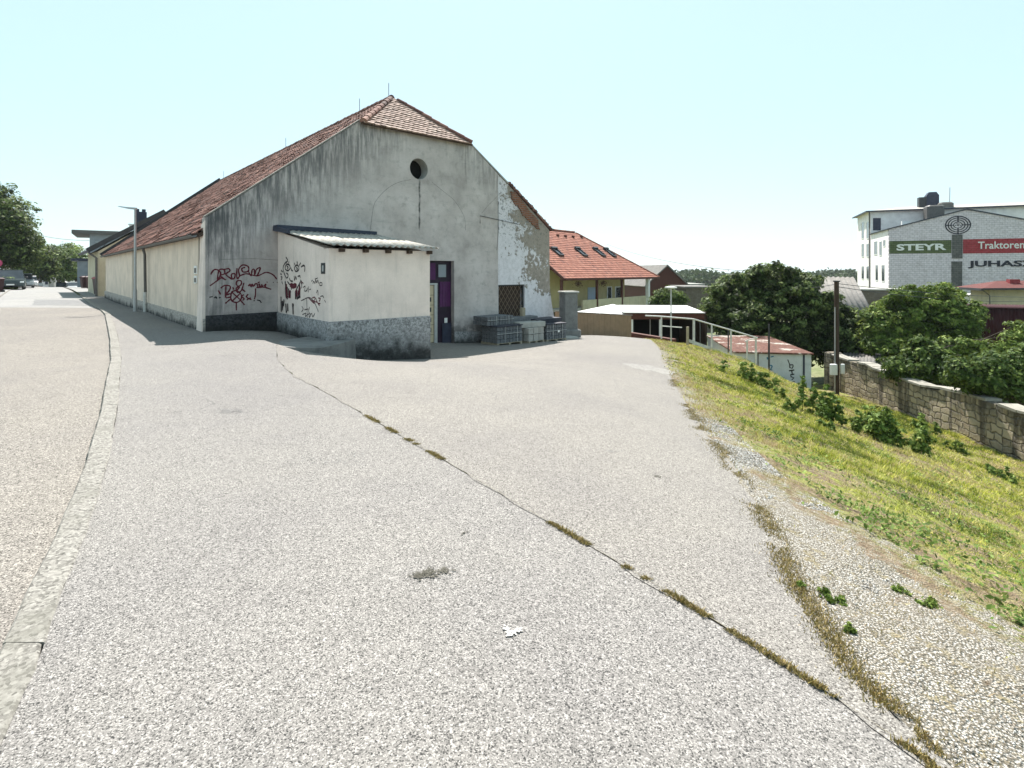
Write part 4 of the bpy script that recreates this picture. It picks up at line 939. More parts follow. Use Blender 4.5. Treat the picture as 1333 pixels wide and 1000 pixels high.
# ------------------------------------------------------------------ parked cars
def car(label, px, Y, z, rz, paint, van=False):
    o = empty('parked_car', (at(px, 0, Y).x, Y, z), rz, label, 'car', 'cars parked along the street')
    L, W = (4.6, 1.86); hs = 1.75 if van else 1.47; hb_ = .98 if van else .86
    def prof(w, pts): return [Vector((w*s, y, zz)) for s, y, zz in pts]
    m = MB()   # lower body: rings across the width, rounded
    side = [(-L/2,.35),(-L/2+.02,.62),(-L/2+.12,hb_-.16),(-L/2+1.0,hb_),(L/2-.55,hb_+.02),(L/2-.06,hb_-.06),(L/2,.5),(L/2-.05,.3),(L/2-.45,.24),(-L/2+.4,.22)]
    m.loft([[Vector((x, y*f, .25+(z_-.25)*g_)) for y, z_ in side] for x, f, g_ in ((-W/2,.95,.9),(-W/2+.08,.99,.98),(0,1.0,1.02),(W/2-.08,.99,.98),(W/2,.95,.9))])
    m.build('body', M[paint], o, smooth=False)
    roof = [(-L/2+1.05,hb_-.02),(-L/2+1.75,hs-.06),(-L/2+2.1,hs),(L/2-.95,hs-.02),(L/2-.35,hb_)]
    m = MB(); m.loft([[Vector((x*(1-.0), y, z_)) if z_ < hb_+.05 else Vector((x*.84, y, z_)) for y, z_ in roof] for x in (-W/2+.06, 0, W/2-.06)]); m.build('cabin_glass', M['glass'], o)
    m = MB(); m.loft([[Vector((x, y, z_)) for y, z_ in ((-L/2+1.8,hs-.04),(-L/2+2.1,hs+.015),(L/2-.95,hs+.0),(L/2-.85,hs-.05))] for x in (-W/2*.80, W/2*.80)]); m.build('roof', M[paint], o)
    for sx in (-1, 1):
        for yy in (-L/2+.85, L/2-.85):
            w_ = MB(); w_.tube([(sx*(W/2-.2),yy,.32),(sx*(W/2+.01),yy,.32)], .32, 16); wo = w_.build('wheel', M['tyre'], o)
            MB().tube([(sx*(W/2-.05),yy,.32),(sx*(W/2+.02),yy,.32)], .19, 12).build('rim', M['galv'], wo)
        MB().bev(sx*.74-.13, sx*.74+.13, -L/2-.015, -L/2+.12, .60, .74, .03).build('headlight', M['lamp_glass'], o)
        MB().bev(sx*.78-.12, sx*.78+.12, L/2-.1, L/2+.012, .62, .82, .02).build('tail_light', M['sign_pink'], o)
        MB().bev(sx*(W/2+.08)-.1, sx*(W/2+.08)+.1, -L/2+1.35, -L/2+1.5, hb_, hb_+.16, .03).build('mirror', M['dark_metal'], o)
    MB().box(-.4,.4,-L/2-.02,-L/2+.02,.36,.52).build('grille', M['dark_metal'], o); MB().box(-.26,.26,-L/2-.03,-L/2-.018,.40,.51).build('number_plate', M['white'], o)
    return o
sr = .72
car('dark green tall parked car with windscreen glare behind the roadside bush, leftmost of the row', 15, 48, hz(at(15,0,48).x,48)-.02, sr, 'car_dark', True)
car('silver parked car just right of the dark green car', 29, 56, -.02, sr, 'car_silver')
car('white parked car, second from the white house end of the left row', 37, 68, -.35, sr, 'car_white')
car('small white parked car at the far end of the left row', 44, 75, -.6, sr, 'car_white')
car('dark parked car beyond the road crest, left of the white one', 78, 88, -1.55, sr, 'car_dark')
car('white parked car beyond the road crest in the middle of the street end', 87, 92, -1.6, sr, 'car_white')
car('silver parked car beyond the road crest, behind the wheelie bins', 97, 86, -1.45, sr, 'car_silver')
# bins
def bin_(label, px, Y, mat, s=1.):
    x = at(px, 0, Y).x; o = empty('wheelie_bin', (x, Y, hz(x, Y)-.03), -.6, label, 'bin')
    b = MB(); b.loft([[Vector((sx*w*s, sy*w*1.1*s, z*s)) for sx, sy in ((-1,-1),(1,-1),(1,1),(-1,1))] for w, z in ((.22,.06),(.24,.3),(.29,.98))]); b.build('bin_body', M['bin_dark'], o)
    b = MB(); b.loft([[Vector((sx*w*s, sy*w*1.12*s, z*s)) for sx, sy in ((-1,-1),(1,-1),(1,1),(-1,1))] for w, z in ((.31,.98),(.32,1.03),(.22,1.12))]); b.build('lid', M[mat], o)
    for sx in (-1, 1): MB().tube([(sx*.2*s,.26*s,.1*s),(sx*.26*s,.26*s,.1*s)], .1*s, 10).build('wheel', M['tyre'], o)
bin_('red lidded wheelie bin standing at the end of the cream hall wall', 130.5, 37.5, 'bin_red', 1.15)
bin_('dark wheelie bin in front of the grey blue house, left of a second dark bin', 111, 52, 'bin_dark', 1.1)
bin_('dark wheelie bin in front of the grey blue house, right of its twin', 116, 52, 'bin_dark', 1.1)
bin_('dark litter bin at the left edge beside the roadside bush', -3, 40, 'bin_dark', 1.0)
x = at(1.5,0,47).x; o = empty('road_sign', (x-.3, 47, 0), .55, 'round faded red road sign on a thin post under the large left tree', 'road sign')
MB().tube([(0,0,-.1),(0,0,2.6)], .035, 8).build('post', M['galv'], o); MB().add([Vector((.32*math.cos(t), -.05, 2.4+.32*math.sin(t))) for t in np.linspace(0,6.283,21)[:-1]]+[Vector((.32*math.cos(t), -.03, 2.4+.32*math.sin(t))) for t in np.linspace(0,6.283,21)[:-1]], [tuple(range(20)), tuple(range(39,19,-1))]+[(i,20+i,20+(i+1)%20,(i+1)%20) for i in range(20)]).build('sign_plate', M['sign_pink'], o)

# ------------------------------------------------------------------ right of the yard: fence, pavilion, carport, canopy
def board_fence():
    a = Vector((pp.x+.5, 24.6)); a3 = at(740,437,24.6); b3 = at(822,441,26.6); a = Vector((a3.x-.6, 24.6)); b = Vector((b3.x, 26.6))
    d = (b-a); L = d.length; rz = math.atan2(d.y, d.x)
    o = empty('board_fence', (a.x, a.y, 0), rz, 'weathered brown board fence at the back of the yard', 'fence'); m = MB(); n = int(L/.16)
    zt0 = at(740,405.5,24.6).z; zt1 = at(822,411,26.6).z
    for k in range(n):
        u = k/n; zt = zt0+(zt1-zt0)*u; m.tint = random.random(); m.box(k*L/n+.003,(k+1)*L/n-.003,random.uniform(0,.008),.03,-2.3,zt+random.uniform(-.01,.01))
    m.build('boards', M['fence_wood'], o); MB().bar((-.05,.015,zt0+.02),(L+.05,.015,zt1+.02),.08,.035).build('top_rail', M['kerb'], o)
board_fence()
def rotbox(o, x0, x1, y0, y1, z0, z1, name, mat): return MB().box(x0, x1, y0, y1, z0, z1).build(name, mat, o)
# pointed white canopy behind the fence
c = at(798, 396, 33); cn = empty('garden_canopy', (c.x, 33, -3.2), .2, 'white pointed garden canopy behind the brown fence', 'canopy')
az_ = c.z+3.2; e_ = at(798, 409.5, 32).z+3.2; m = MB(); R_ = 1.75
m.add([(-R_,-R_,e_),(R_,-R_,e_),(R_,R_,e_),(-R_,R_,e_),(0,0,az_),(-R_,-R_,e_-.14),(R_,-R_,e_-.14),(R_,R_,e_-.14),(-R_,R_,e_-.14)], [(0,1,4),(1,2,4),(2,3,4),(3,0,4),(0,5,6,1),(1,6,7,2),(2,7,8,3),(3,8,5,0)]); m.build('canopy_cloth', M['white_sheet'], cn)
for sx in (-1, 1):
    for sy in (-1, 1): MB().tube([(sx*R_*.95,sy*R_*.95,0),(sx*R_*.95,sy*R_*.95,e_-.02)], .03, 6).build('pole', M['galv'], cn)
# carport with white flat roof
cp = empty('carport', (at(862,405,31).x, 31, -3.6), 0, 'open carport with flat white roof, brown fascia and black interior', 'carport')
x0 = at(812,404,30.6).x-cp.location.x; x1 = at(918,404,30.6).x-cp.location.x
zr = at(860,406.5,30.6).z+3.6
m = MB(); m.add([(x0,-.4,zr),(x1,-.4,zr-.02),(x1+.9,5.6,zr+.02),(x0+.6,5.6,zr+.04),(x0,-.4,zr-.05),(x1,-.4,zr-.07),(x1+.9,5.6,zr-.03),(x0+.6,5.6,zr-.01)], [(0,1,2,3),(7,6,5,4),(0,4,5,1),(1,5,6,2),(2,6,7,3),(3,7,4,0)]); m.build('roof', M['white_sheet'], cp)
MB().box(x0+.05,x1-.02,-.34,-.26,zr-.42,zr-.055).build('fascia', M['timber_red'], cp)
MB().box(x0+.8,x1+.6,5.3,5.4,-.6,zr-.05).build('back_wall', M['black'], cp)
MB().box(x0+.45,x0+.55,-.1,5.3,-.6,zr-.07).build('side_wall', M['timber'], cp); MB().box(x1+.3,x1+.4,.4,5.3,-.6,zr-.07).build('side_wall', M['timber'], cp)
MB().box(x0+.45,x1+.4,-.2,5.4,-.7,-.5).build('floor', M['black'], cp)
for px in (822.5, 859.5, 903): xx = at(px,0,30.8).x-cp.location.x; MB().box(xx-.06,xx+.06,-.26,-.14,-.6,zr-.06).build('post', M['white'], cp)
bm_ = empty('parapet', (0,0,0), 0, 'low dark red beam edging the yard before the carport', 'parapet'); a = at(815,434.5,27.4); b = at(878,444.5,25.2)
MB().bar(a, b, .3, .22).build('beam', M['timber_red'], bm_); MB().bar(a+Vector((0,.02,-.6)), b+Vector((0,.02,-.6)), .24, .98).build('footing', M['timber'], bm_)
# small lantern post at the yard edge
p = at(873.5, 446, 24.6); lp_ = empty('lantern_post', (p.x, 24.6, hz(p.x,24.6)-.1), 0, 'thin pale lantern post with a flat disc head at the yard edge', 'lantern')
hh = at(873,375,24.6).z-lp_.location.z; MB().tube([(0,0,0),(0,0,hh)], .035, 8).build('post', M['galv'], lp_); MB().tube([(0,0,hh-.02),(0,0,hh+.0),(0,0,hh+.05),(0,0,hh+.08)], [.06,.27,.27,.05], 16).build('lamp_head', M['white'], lp_)
ha = at(873,425,24.6).z-lp_.location.z; MB().bar((-.42,0,ha+.02),(.5,0,ha-.05),.05,.04).build('cross_arm', M['white'], lp_)
# ------------------------------------------------------------------ the ochre house with orange hipped roof
def orange_house():
    """turned house: its eave runs away from the camera to the right"""
    ang = math.atan2(.764, .645); base = -4.6; O3 = Vector((4.74, 48, base)); z_e = 1.01; ze = z_e-base
    o = empty('orange_roof_house', O3, ang, 'ochre house with orange hipped tile roof, four skylights and a veranda', 'house')
    OM = Matrix.Translation(O3) @ Matrix.Rotation(ang, 4, 'Z'); OI = OM.inverted(); W = 19.6; v = 7.15; rise = 5.2; D = 2*v; Lp = math.hypot(v, rise); V = Vector((0, v, rise)); Vn = V.normalized()
    def P(a, b, dz=0): q = Vector((a,0,ze))+Vn*b; q.z += dz; return q
    ru = W-v; poly = [(0,0),(W,0),(ru,Lp),(0,Lp)]
    slab([P(a,b,-.03) for a, b in poly], .16, M['timber_red'], 'roof_deck', o)
    tiles((0,0,ze), (1,0,0), V, poly, .30, .36, M['tile_orange'], o, wave=.03, rough=.6, lift=.03)
    slab([P(W,0,-.02), Vector((W,D,ze-.02)), P(ru,Lp,-.02)], .14, M['tile_orange'], 'roof_tiles', o)
    slab([Vector((W,D,ze)), Vector((0,D,ze)), P(0,Lp), P(ru,Lp)], .14, M['tile_orange'], 'roof_tiles', o)
    ridge(P(W,0,.03), P(ru,Lp,.04), M['tile_orange'], o, .4, .12); ridge(P(0,Lp,.05), P(ru,Lp,.05), M['tile_orange'], o, .4, .13)
    MB().bar((0,-.05,ze-.06),(W,-.05,ze-.06),.06,.22).build('fascia', M['timber_red'], o)
    MB().bar((-.05,0,ze-.08),P(-.05,Lp,-.08),.12,.24).build('verge_board', M['timber_red'], o)
    N_ = Vector((0,-rise,v)).normalized()
    def face(px, py):
        o0 = OI @ Vector((0,0,CAMZ)); d = OI @ at(px,py,10) - o0; p0 = Vector((0,0,ze)); k = (p0-o0).dot(N_)/d.dot(N_); q = o0+d*k-p0; return q.x, q.dot(Vn)
    for (px, py, qx, qy) in ((716,324.,734,334.),(747,324.,765,334.5),(771,324.,788,334.5),(785,324.5,802,335.)):
        u0, v1 = face(px, py); u1, v0 = face(qx, qy); um = (u0+u1)/2; w = .42; hl = abs(v1-v0)/2; c = P(um, (v0+v1)/2)
        Mx = Matrix(((1,0,0,c.x),(0,Vn.y,N_.y,c.y),(0,Vn.z,N_.z,c.z),(0,0,0,1)))
        f = MB(); f.box(-w,-w+.1,-hl,hl,.02,.20,Mx).box(w-.1,w,-hl,hl,.02,.20,Mx).box(-w,w,-hl,-hl+.14,.02,.21,Mx).box(-w-.05,w+.05,hl-.2,hl+.02,.02,.30,Mx)
        s_ = f.build('skylight', M['dark_metal'], o); MB().box(-w+.1,w-.1,-hl+.14,hl-.2,.05,.12,Mx).build('pane', M['glass'], s_)
    for px, py in ((726,308),(736,309),(746,309.5),(757,310)):
        a, b = face(px, py); q = P(a, b, .1); MB().box(q.x-.14,q.x+.14,q.y-.12,q.y+.12,q.z-.05,q.z+.14).build('roof_vent', M['timber_red'], o)
    yw = 2.6; wa = lambda px, py=380: on_plane(px, py, OI, 1, yw)
    xr = wa(813).x; MB().box(.25,xr,yw,D-.6,-.5,ze+.8).build('wall', M['yellow_wall'], o)
    MB().box(xr+.002,W-1.2,yw+2.2,D-.62,-.5,ze+.6).build('wall', M['yellow_wall'], o)
    fl = wa(770,397).z; MB().box(.6,W-.9,.75,yw-.002,fl-.25,fl).build('veranda_floor', M['concrete'], o)
    MB().box(.6,W-.9,.76,.95,-.5,fl-.26).build('veranda_base', M['beige_wall'], o)
    y0 = .55; pa = on_plane(759,394,OI,1,y0); pb = on_plane(841,392,OI,1,y0); MB().box(pa.x,pb.x,y0,y0+.18,fl-1.2,fl+.75).build('veranda_parapet', M['beige_wall'], o)
    for px, y_ in ((731,.35),(777,.6),(809.5,.6)):
        c = on_plane(px,380,OI,1,y_); MB().box(c.x-.12,c.x+.12,y_-.1,y_+.1,-.5 if px < 740 else fl,ze-.05).build('post', M['timber_red'], o)
    c = on_plane(843,380,OI,1,.45); MB().box(c.x-.22,c.x+.22,.25,.6,-.5,ze-.05).build('post', M['white'], o)
    a, b = wa(765,397), wa(774.5,374); MB().box(a.x,b.x,yw-.06,yw,fl,b.z).build('door', M['blue_door'], o)
    for p0_, p1_ in ((790,796),(800.5,808)):
        u0, u1 = wa(p0_).x, wa(p1_).x; z0, z1 = wa((p0_+p1_)/2,391).z, wa((p0_+p1_)/2,373).z; f = MB(); f.plate([rect(u0,u1,z0,z1),rect(u0+.12,u1-.12,z0+.1,z1-.1)],yw-.06,yw-.001)
        w_ = f.build('window', M['white'], o, weld=True); MB().box(u0+.12,u1-.12,yw-.035,yw-.002,z0+.1,z1-.1).build('pane', M['glass'], w_)
    for px in (752.5, 785):
        c = on_plane(px,366,OI,1,1.2); ph = MB(); ph.tube([(c.x,1.2,ze-.1),(c.x,1.2,ze-.7)], .02, 5)
        for k in range(90):
            q = Vector((c.x,1.2,ze-.6))+Vector((random.gauss(0,.2), random.gauss(0,.2), random.gauss(0,.14))); s_ = .1; ph.add([q, q+Vector((s_,0,s_*.4)), q+Vector((0,s_*.4,s_))], [(0,1,2)])
        ph.build('hanging_pot', M['timber_red'], o)
orange_house()
# brown gabled barn + low wall behind the bush
bb = empty('brown_barn', (at(868,400,70).x, 70, -5), .12, 'dark brown gabled barn with grey roof to the right of the orange roof', 'barn')
pkz_ = at(866,344.5,70).z+5; hw = 2.9
MB().plate([[(-hw,0),(-hw,pkz_-2.6),(0,pkz_-.1),(hw,pkz_-2.6),(hw,0)]], 0, 14).build('wall', M['timber_red'], bb, weld=True)
slab([(-hw-.3,-.3,pkz_-2.85),(-hw-.3,14,pkz_-2.85),(0,14,pkz_),(0,-.3,pkz_)], .15, M['fibre_grey'], 'roof', bb); slab([(hw+.3,-.3,pkz_-2.85),(hw+.3,14,pkz_-2.85),(0,14,pkz_),(0,-.3,pkz_)], .15, M['fibre_grey'], 'roof', bb)
def blockhouse(name, label, cat, px0, px1, pyt, pyb_z, Y, D, wallm, roofm, rz=0):
    a = at(px0,pyt,Y); b = at(px1,pyt,Y); o = empty(name, (a.x, Y, pyb_z), rz, label, cat)
    W = b.x-a.x; MB().box(0,W,0,D,0,a.z-pyb_z).build('wall', M[wallm], o); MB().bev(-.2,W+.2,-.25,D+.2,a.z-pyb_z,a.z-pyb_z+.18,.03).build('roof', M[roofm], o); return o
blockhouse('grey_outbuilding', 'low grey brown block building between the bush and the big tree', 'outbuilding', 893, 930, 375, -5.2, 60, 6, 'dark_brick', 'fibre_grey')
blockhouse('grey_outbuilding', 'long low grey shed roof in front of the far wood', 'outbuilding', 886, 915, 371, -5.6, 76, 8, 'dark_brick', 'concrete')
# ------------------------------------------------------------------ handrail and steps
rl = empty('stair_rail', (0,0,0), 0, 'worn white metal handrail leading down from the yard edge', 'handrail')
ra = [at(840,411,22.0), at(860,412,21.8), at(903,415.5,21.2), at(986,440,21.4)]
MB().tube(ra, .028, 8).build('top_rail', M['rail'], rl)
def drop(px, pt, pb, Y, w=.05, mat='rail', nm='post'): a = at(px,pt,Y); b = at(px,pb,Y); return MB().bar(a, b, w, w).build(nm, M[mat], rl)
for px, pt, pb, Y in ((903.5,416,449,21.2),(926.5,423,458,21.25),(951.5,430,468,21.3),(984,440,474,21.4),(972.5,443,474,21.6)): drop(px, pt, pb, Y)
for px, pt, pb, Y in ((911.5,419,450,22.4),(948,430,462,22.6)): drop(px, pt, pb, Y, .04, 'dark_metal')
drop(895,425.5,449,21.0,.09,'pallet'); drop(861,412,441,21.8)
MB().tube([at(970,445,21.7), at(974,442.5,21.6), at(986,440,21.4)], .024, 8).build('return_rail', M['rail'], rl)
MB().bar(at(895,443,21.2), at(968,469.5,21.4), .05, .12).build('stringer', M['rail'], rl)
# ------------------------------------------------------------------ container with rusty roof
ct = empty('container_shed', (9.9, 23.7, -4.6), -.17, 'grey white metal container shed with rusty patched roof and black sprayed letters', 'container')
CW, CD, CH = 3.15, 6.3, 2.62; CTM = Matrix.Translation((9.9,23.7,-4.6)) @ Matrix.Rotation(-.17,4,'Z'); CTI = CTM.inverted()
sh = MB(); sh.box(0,CW,0,CD,0,CH); sh.build('body', M['container'], ct)
rr = MB(); rr.bev(-.08,CW+.08,-.1,CD+.08,CH,CH+.07,.02); rr.build('roof', M['rust'], ct)
for x_ in (CW-.34,): MB().box(x_,x_+.07,-.03,-.001,0,CH-.02).build('corner_seam', M['navy'], ct)
MB().box(.95,1.0,-.015,-.001,0,CH-.02).build('door_seam', M['fibre_grey'], ct)
Z7 = lambda l: [[(860+x/4.76, 320+y/4.76) for x, y in ln] for l_ in [l] for ln in l_]
strokes(Z7([[(787,705),(795,725),(800,738),(822,738)],[(800,738),(800,755),(815,760),(822,742)],[(795,775),(828,770)],[(812,772),(815,795)],[(828,795),(805,800),(808,812),(825,818),(812,832)],[(815,845),(818,875)],[(815,845),(832,842)],[(816,858),(828,856)]]), CTI, 1, 0, .05, M['spray_black'], ct, 'graffiti', (0,-1,0), sharp=True)
strokes(Z7([[(675,740),(690,745),(685,760),(678,768),(692,770)],[(680,690),(700,685)],[(660,690),(662,705)]]), CTI, 1, 0, .05, M['spray_blue'], ct, 'graffiti', (0,-1,0))
ul = at(1001,470,22.6); pl = empty('utility_pole', (ul.x, 22.6, -3.6), 0, 'thin dark metal post in front of the container', 'post'); MB().tube([(0,0,0),(0,0,at(0,422,22.6).z+3.6)], .04, 8).build('shaft', M['dark_metal'], pl); pl.name = 'metal_post'
# dark timber pole with white meter box
tp = at(1089, 505, 25.2); tp_ = empty('utility_pole', (tp.x, 25.2, -4.5), 0, 'dark utility pole with a white meter box at the end of the stone wall', 'utility pole')
ph_ = at(1088,367,25.2).z+4.5; MB().tube([(0,0,-.3),(0,0,ph_)], [.115,.10], 12).build('shaft', M['timber'], tp_)
MB().tube([(-.12,-.07,-.3),(-.12,-.07,ph_-1.2)], .022, 8).build('cable_pipe', M['galv'], tp_); MB().tube([(0,0,ph_),(0,0,ph_+.06)], .15, 12).build('pole_cap', M['dark_metal'], tp_)
zb_ = at(0,487,25.2).z+4.5; MB().bev(-.40,-.10,-.26,-.10,zb_,zb_+.5,.02).build('meter_box', M['white'], tp_); MB().bev(.1,.28,-.2,-.1,zb_+.05,zb_+.5,.02).build('meter_box', M['white'], tp_)
# ------------------------------------------------------------------ rubble stone wall along the bank
def stone_wall():
    o = empty('stone_wall', (15.37, 16.0, 0), 0, 'rubble stone wall with broken pale coping at the foot of the bank', 'wall')
    d = Vector((.10, 1, 0)).normalized(); m = MB(); n = 60; Y0, Y1 = -13.0, 11.2; vs = []; fs = []
    def ct_(y): return -2.60 + .05*math.sin(y*1.1) + (.10 if -3.0 < y < -.5 else 0) + (-.10 if 3.4 < y < 7.5 else 0) - .02*(y-5)*.1
    nz = 7
    for i in range(n+1):
        y = Y0+(Y1-Y0)*i/n; c = d*y; zt = ct_(y)
        for k in range(nz+1): z = -5.4+(zt+5.4)*k/nz; vs.append((c.x-.22+random.uniform(-.018,.018), c.y, z))
        for k in range(nz+1): z = zt-(zt+5.4)*k/nz; vs.append((c.x+.22, c.y, z))
    r = 2*nz+2
    for i in range(n):
        for k in range(r-1): fs.append((i*r+k, i*r+k+1, (i+1)*r+k+1, (i+1)*r+k))
    fs.append(tuple(range(r-1,-1,-1))); fs.append(tuple(range(n*r,(n+1)*r)))
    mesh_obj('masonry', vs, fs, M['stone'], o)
    cp_ = MB(); y = Y0
    while y < Y1-.4:
        L = random.uniform(.5,1.1); 
        if random.random() < .72:
            c = d*y; c2 = d*min(y+L-.02, Y1); z = ct_(y)+.035; z2 = ct_(y+L)+.035; w = random.uniform(.5,.6)
            cp_.bar((c.x,c.y,z), (c2.x,c2.y,z2), w, random.uniform(.06,.09))
        y += L
    cp_.build('coping', M['coping'], o)
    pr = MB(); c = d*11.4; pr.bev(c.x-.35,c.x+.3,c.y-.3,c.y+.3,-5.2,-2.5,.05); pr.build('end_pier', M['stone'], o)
stone_wall()
# ------------------------------------------------------------------ sheds behind the wall
def corr_shed(name, label, pts, base, mat, wall, pitch=.18, amp=.03, rows=3, cat='shed'):
    """pts: four world corners of the roof plane: ridge-left, ridge-right, eave-right, eave-left"""
    a, b, c, d = [Vector(p) for p in pts]; o = empty(name, ((a+c)/2).to_2d().to_3d()+Vector((0,0,base)), 0, label, cat); off = o.location
    a, b, c, d = a-off, b-off, c-off, d-off
    # sheet follows eave->ridge with a parallelogram
    corr(d, c, a, pitch, amp, M[mat], o, 'roof', rows=rows)
    m = MB(); e = -.10; u = Vector((0,0,e))
    vs = [a+u, b+u, c+u, d+u] + [Vector((q.x,q.y,0)) for q in (a,b,c,d)]
    m.add(vs, [(0,1,2,3),(7,6,5,4),(0,4,5,1),(1,5,6,2),(2,6,7,3),(3,7,4,0)]); m.build('wall', M[wall], o, weld=True); return o
A_ = at(1052,360,56); B_ = at(1112,361,56); C_ = at(1140,412,47); D_ = C_-(B_-A_)
corr_shed('corrugated_barn', 'barn with large grey corrugated roof beyond the big tree', (A_,B_,C_,D_), -6.5, 'fibre_grey', 'dark_brick', .5, .06, 1, 'barn')
A_ = at(1112,458,31); B_ = at(1160,459,31); C_ = at(1158,476,27.2); D_ = C_-(B_-A_)
A_ = at(1098,459,30); B_ = at(1156,460,30); C_ = at(1160,478,26.2); D_ = C_-(B_-A_)
corr_shed('lean_to', 'small corrugated lean-to roof just behind the end of the stone wall', (A_,B_,C_,D_), -5.2, 'fibre_grey', 'dark_brick', .18, .03, 1)
A_ = at(1236,462,30); B_ = at(1300,463,30); C_ = at(1300,482,26.4); D_ = C_-(B_-A_)
corr_shed('lean_to', 'pale corrugated shed roof showing through the shrubs behind the wall', (A_,B_,C_,D_), -5.2, 'fibre_grey', 'dark_brick', .18, .03, 1)
o = empty('flue_pipe', (at(1143,0,26.4).x, 26.4, -4.5), 0, 'short black flue pipe standing behind the stone wall', 'flue'); MB().tube([(0,0,0),(0,0,at(0,462,26.4).z+4.5)], .11, 12).build('pipe', M['dark_metal'], o); MB().tube([(0,0,at(0,462,26.4).z+4.5),(0,0,at(0,461,26.4).z+4.5)], .13, 12).build('rim', M['black'], o)
# low beige bungalow with red tin roof at right
bg_ = empty('red_roof_bungalow', (at(1290,400,46).x, 46, -6), -.32, 'low beige building with red tin roof at the right edge', 'bungalow')
ze_ = at(0,376.5,46).z+6
MB().box(-.05,9,0,3.4,0,ze_).build('wall', M['beige_wall'], bg_)
m = MB(); xr = -1.0; m.add([(xr,-.9,ze_+.08),(9.5,-.9,ze_+.12),(9.5,1.6,ze_+.8),(1.2,1.6,ze_+.7),(9.5,4.0,ze_+.12),(xr,4.0,ze_+.08)], [(0,1,2,3),(3,2,4,5),(0,3,5)]); m.build('roof', M['tin_red'], bg_)
MB().bar((xr,-.92,ze_+.02),(9.5,-.92,ze_+.19),.1,.16).build('fascia', M['dark_metal'], bg_)
MB().bar((xr,-.9,ze_-.02),(xr,4.0,ze_-.02),.12,.2).build('fascia', M['dark_metal'], bg_)
MB().box(1.6,2.3,.6,1.2,ze_+.3,ze_+.85).build('roof_vent', M['bin_red'], bg_)
MB().tube([(-.9,-.7,ze_-.05),(-.2,-.25,ze_-.55),(-.1,-.1,ze_-3)], .05, 8).build('downpipe', M['gutter'], bg_)
wg = blockhouse('white_garage', 'small bluish white garage between the shrubs and the beige bungalow', 'garage', 1270, 1293, 386, -6, 49, 4, 'white', 'white_sheet')
MB().box(.15,1.5,-.03,0,2.5,3.15).build('door', M['dark_metal'], wg)
rs = empty('red_shed', (at(1268,400,38).x, 38, -6), -.4, 'dark red corrugated shed behind the shrubs at the right edge', 'shed')
zt_ = at(0,400,38).z+6; o = corr((0,0,zt_-2.2), (8,0,zt_-2.2), (0,0,zt_), .2, .03, M['dark_red'], rs, 'wall'); MB().box(0,8,.06,2.4,0,zt_-.03).build('frame', M['dark_red'], rs)
corr((-.2,-.2,zt_), (8.2,-.2,zt_), (-.2,2.5,zt_+.1), .2, .025, M['dark_red'], rs, 'roof')
# ------------------------------------------------------------------ white building with painted signs
WR = math.atan2(-.39, .92); WB = Matrix.Translation((49.5, 70, -7)) @ Matrix.Rotation(WR, 4, 'Z'); WI = WB.inverted(); b0 = 7.0
wh = empty('sign_building', (49.5, 70, -7), WR, 'white painted brick gable building with green and red painted advertising bands', 'building')
UW = 16.4; ev = 7.35+b0; pk_ = 9.5+b0; up = 8.15
# ray-plane with pixel -> (x,z) on the front
def wp(px, py): q = on_plane(px, py, WI, 1, 0); return q.x, q.z
MB().plate([[(0,0),(0,ev),(up,pk_),(UW,ev),(UW,0)]], 0, .4).build('front_wall', M['white_brick'], wh, weld=True)
MB().box(0,.4,.4,10.4,0,ev-.02).build('side_wall', M['bright_wall'], wh); MB().box(UW-.4,UW,.4,10.4,0,ev-.02).build('side_wall', M['bright_wall'], wh)
slab([(-.25,-.12,ev-.04),(-.25,10.5,ev-.04),(up,10.5,pk_+.08),(up,-.12,pk_+.08)], .14, M['rib'], 'roof', wh); slab([(UW+.25,-.12,ev-.04),(UW+.25,10.5,ev-.04),(up,10.5,pk_+.08),(up,-.12,pk_+.08)], .14, M['rib'], 'roof', wh)
x1 = wp(1238.5,320)[0]; x2 = wp(1253.5,320)[0]
zg0, zg1 = wp(1157.5,330.5)[1], wp(1157.5,314)[1]
MB().box(.02,x1,-.018,-.001,zg0,zg1).build('green_band', M['green_band'], wh)
zr0, zr1 = wp(1290,329.8)[1], wp(1290,311)[1]
MB().box(x2,UW-.05,-.018,-.001,zr0,zr1).build('red_band', M['red_band'], wh)
zs = wp(1246,305.5)[1]; za, zb2 = wp(1246,336.5)[1], wp(1246,340.5)[1]
st_ = MB(); st_.box(x1+.05,x2-.05,-.06,-.001,za,zs); st_.box(x1+.0,x2-.08,-.05,-.001,0,zb2); st_.build('brick_strip', M['grey_brick'], wh)
def ring(m, cx, cz, rx, rz_, w, y0, y1):
    o = circle(cx, cz, rx, 40, rz_); i = circle(cx, cz, rx-w, 40, rz_-w*.9); m.plate([o, i[::-1]], y0, y1)
cx, cz = wp(1247,293); rx = (wp(1264,293)[0]-wp(1230,293)[0])/2; rz_ = (wp(1247,281)[1]-wp(1247,305)[1])/2
em = MB(); 
for k, w in ((1.,.13),(.80,.11),(.58,.10),(.36,.08)): ring(em, cx, cz, rx*k, rz_*k, w, -.03, -.006)
em.box(cx-rx,cx-rx*.32,-.036,-.008,cz-.05,cz+.05).box(cx+rx*.32,cx+rx,-.036,-.008,cz-.05,cz+.05).box(cx-.06,cx+.06,-.036,-.008,cz+rz_*.32,cz+rz_).box(cx-.06,cx+.06,-.036,-.008,cz-rz_,cz-rz_*.3)
for k in range(7): a = k*2.4; r = .12*k*.5; em.box(cx+r*math.cos(a)-.06,cx+r*math.cos(a)+.06,-.030,-.006,cz+r*math.sin(a)*.7-.04,cz+r*math.sin(a)*.7+.04)
em.build('emblem', M['letter_black'], wh)
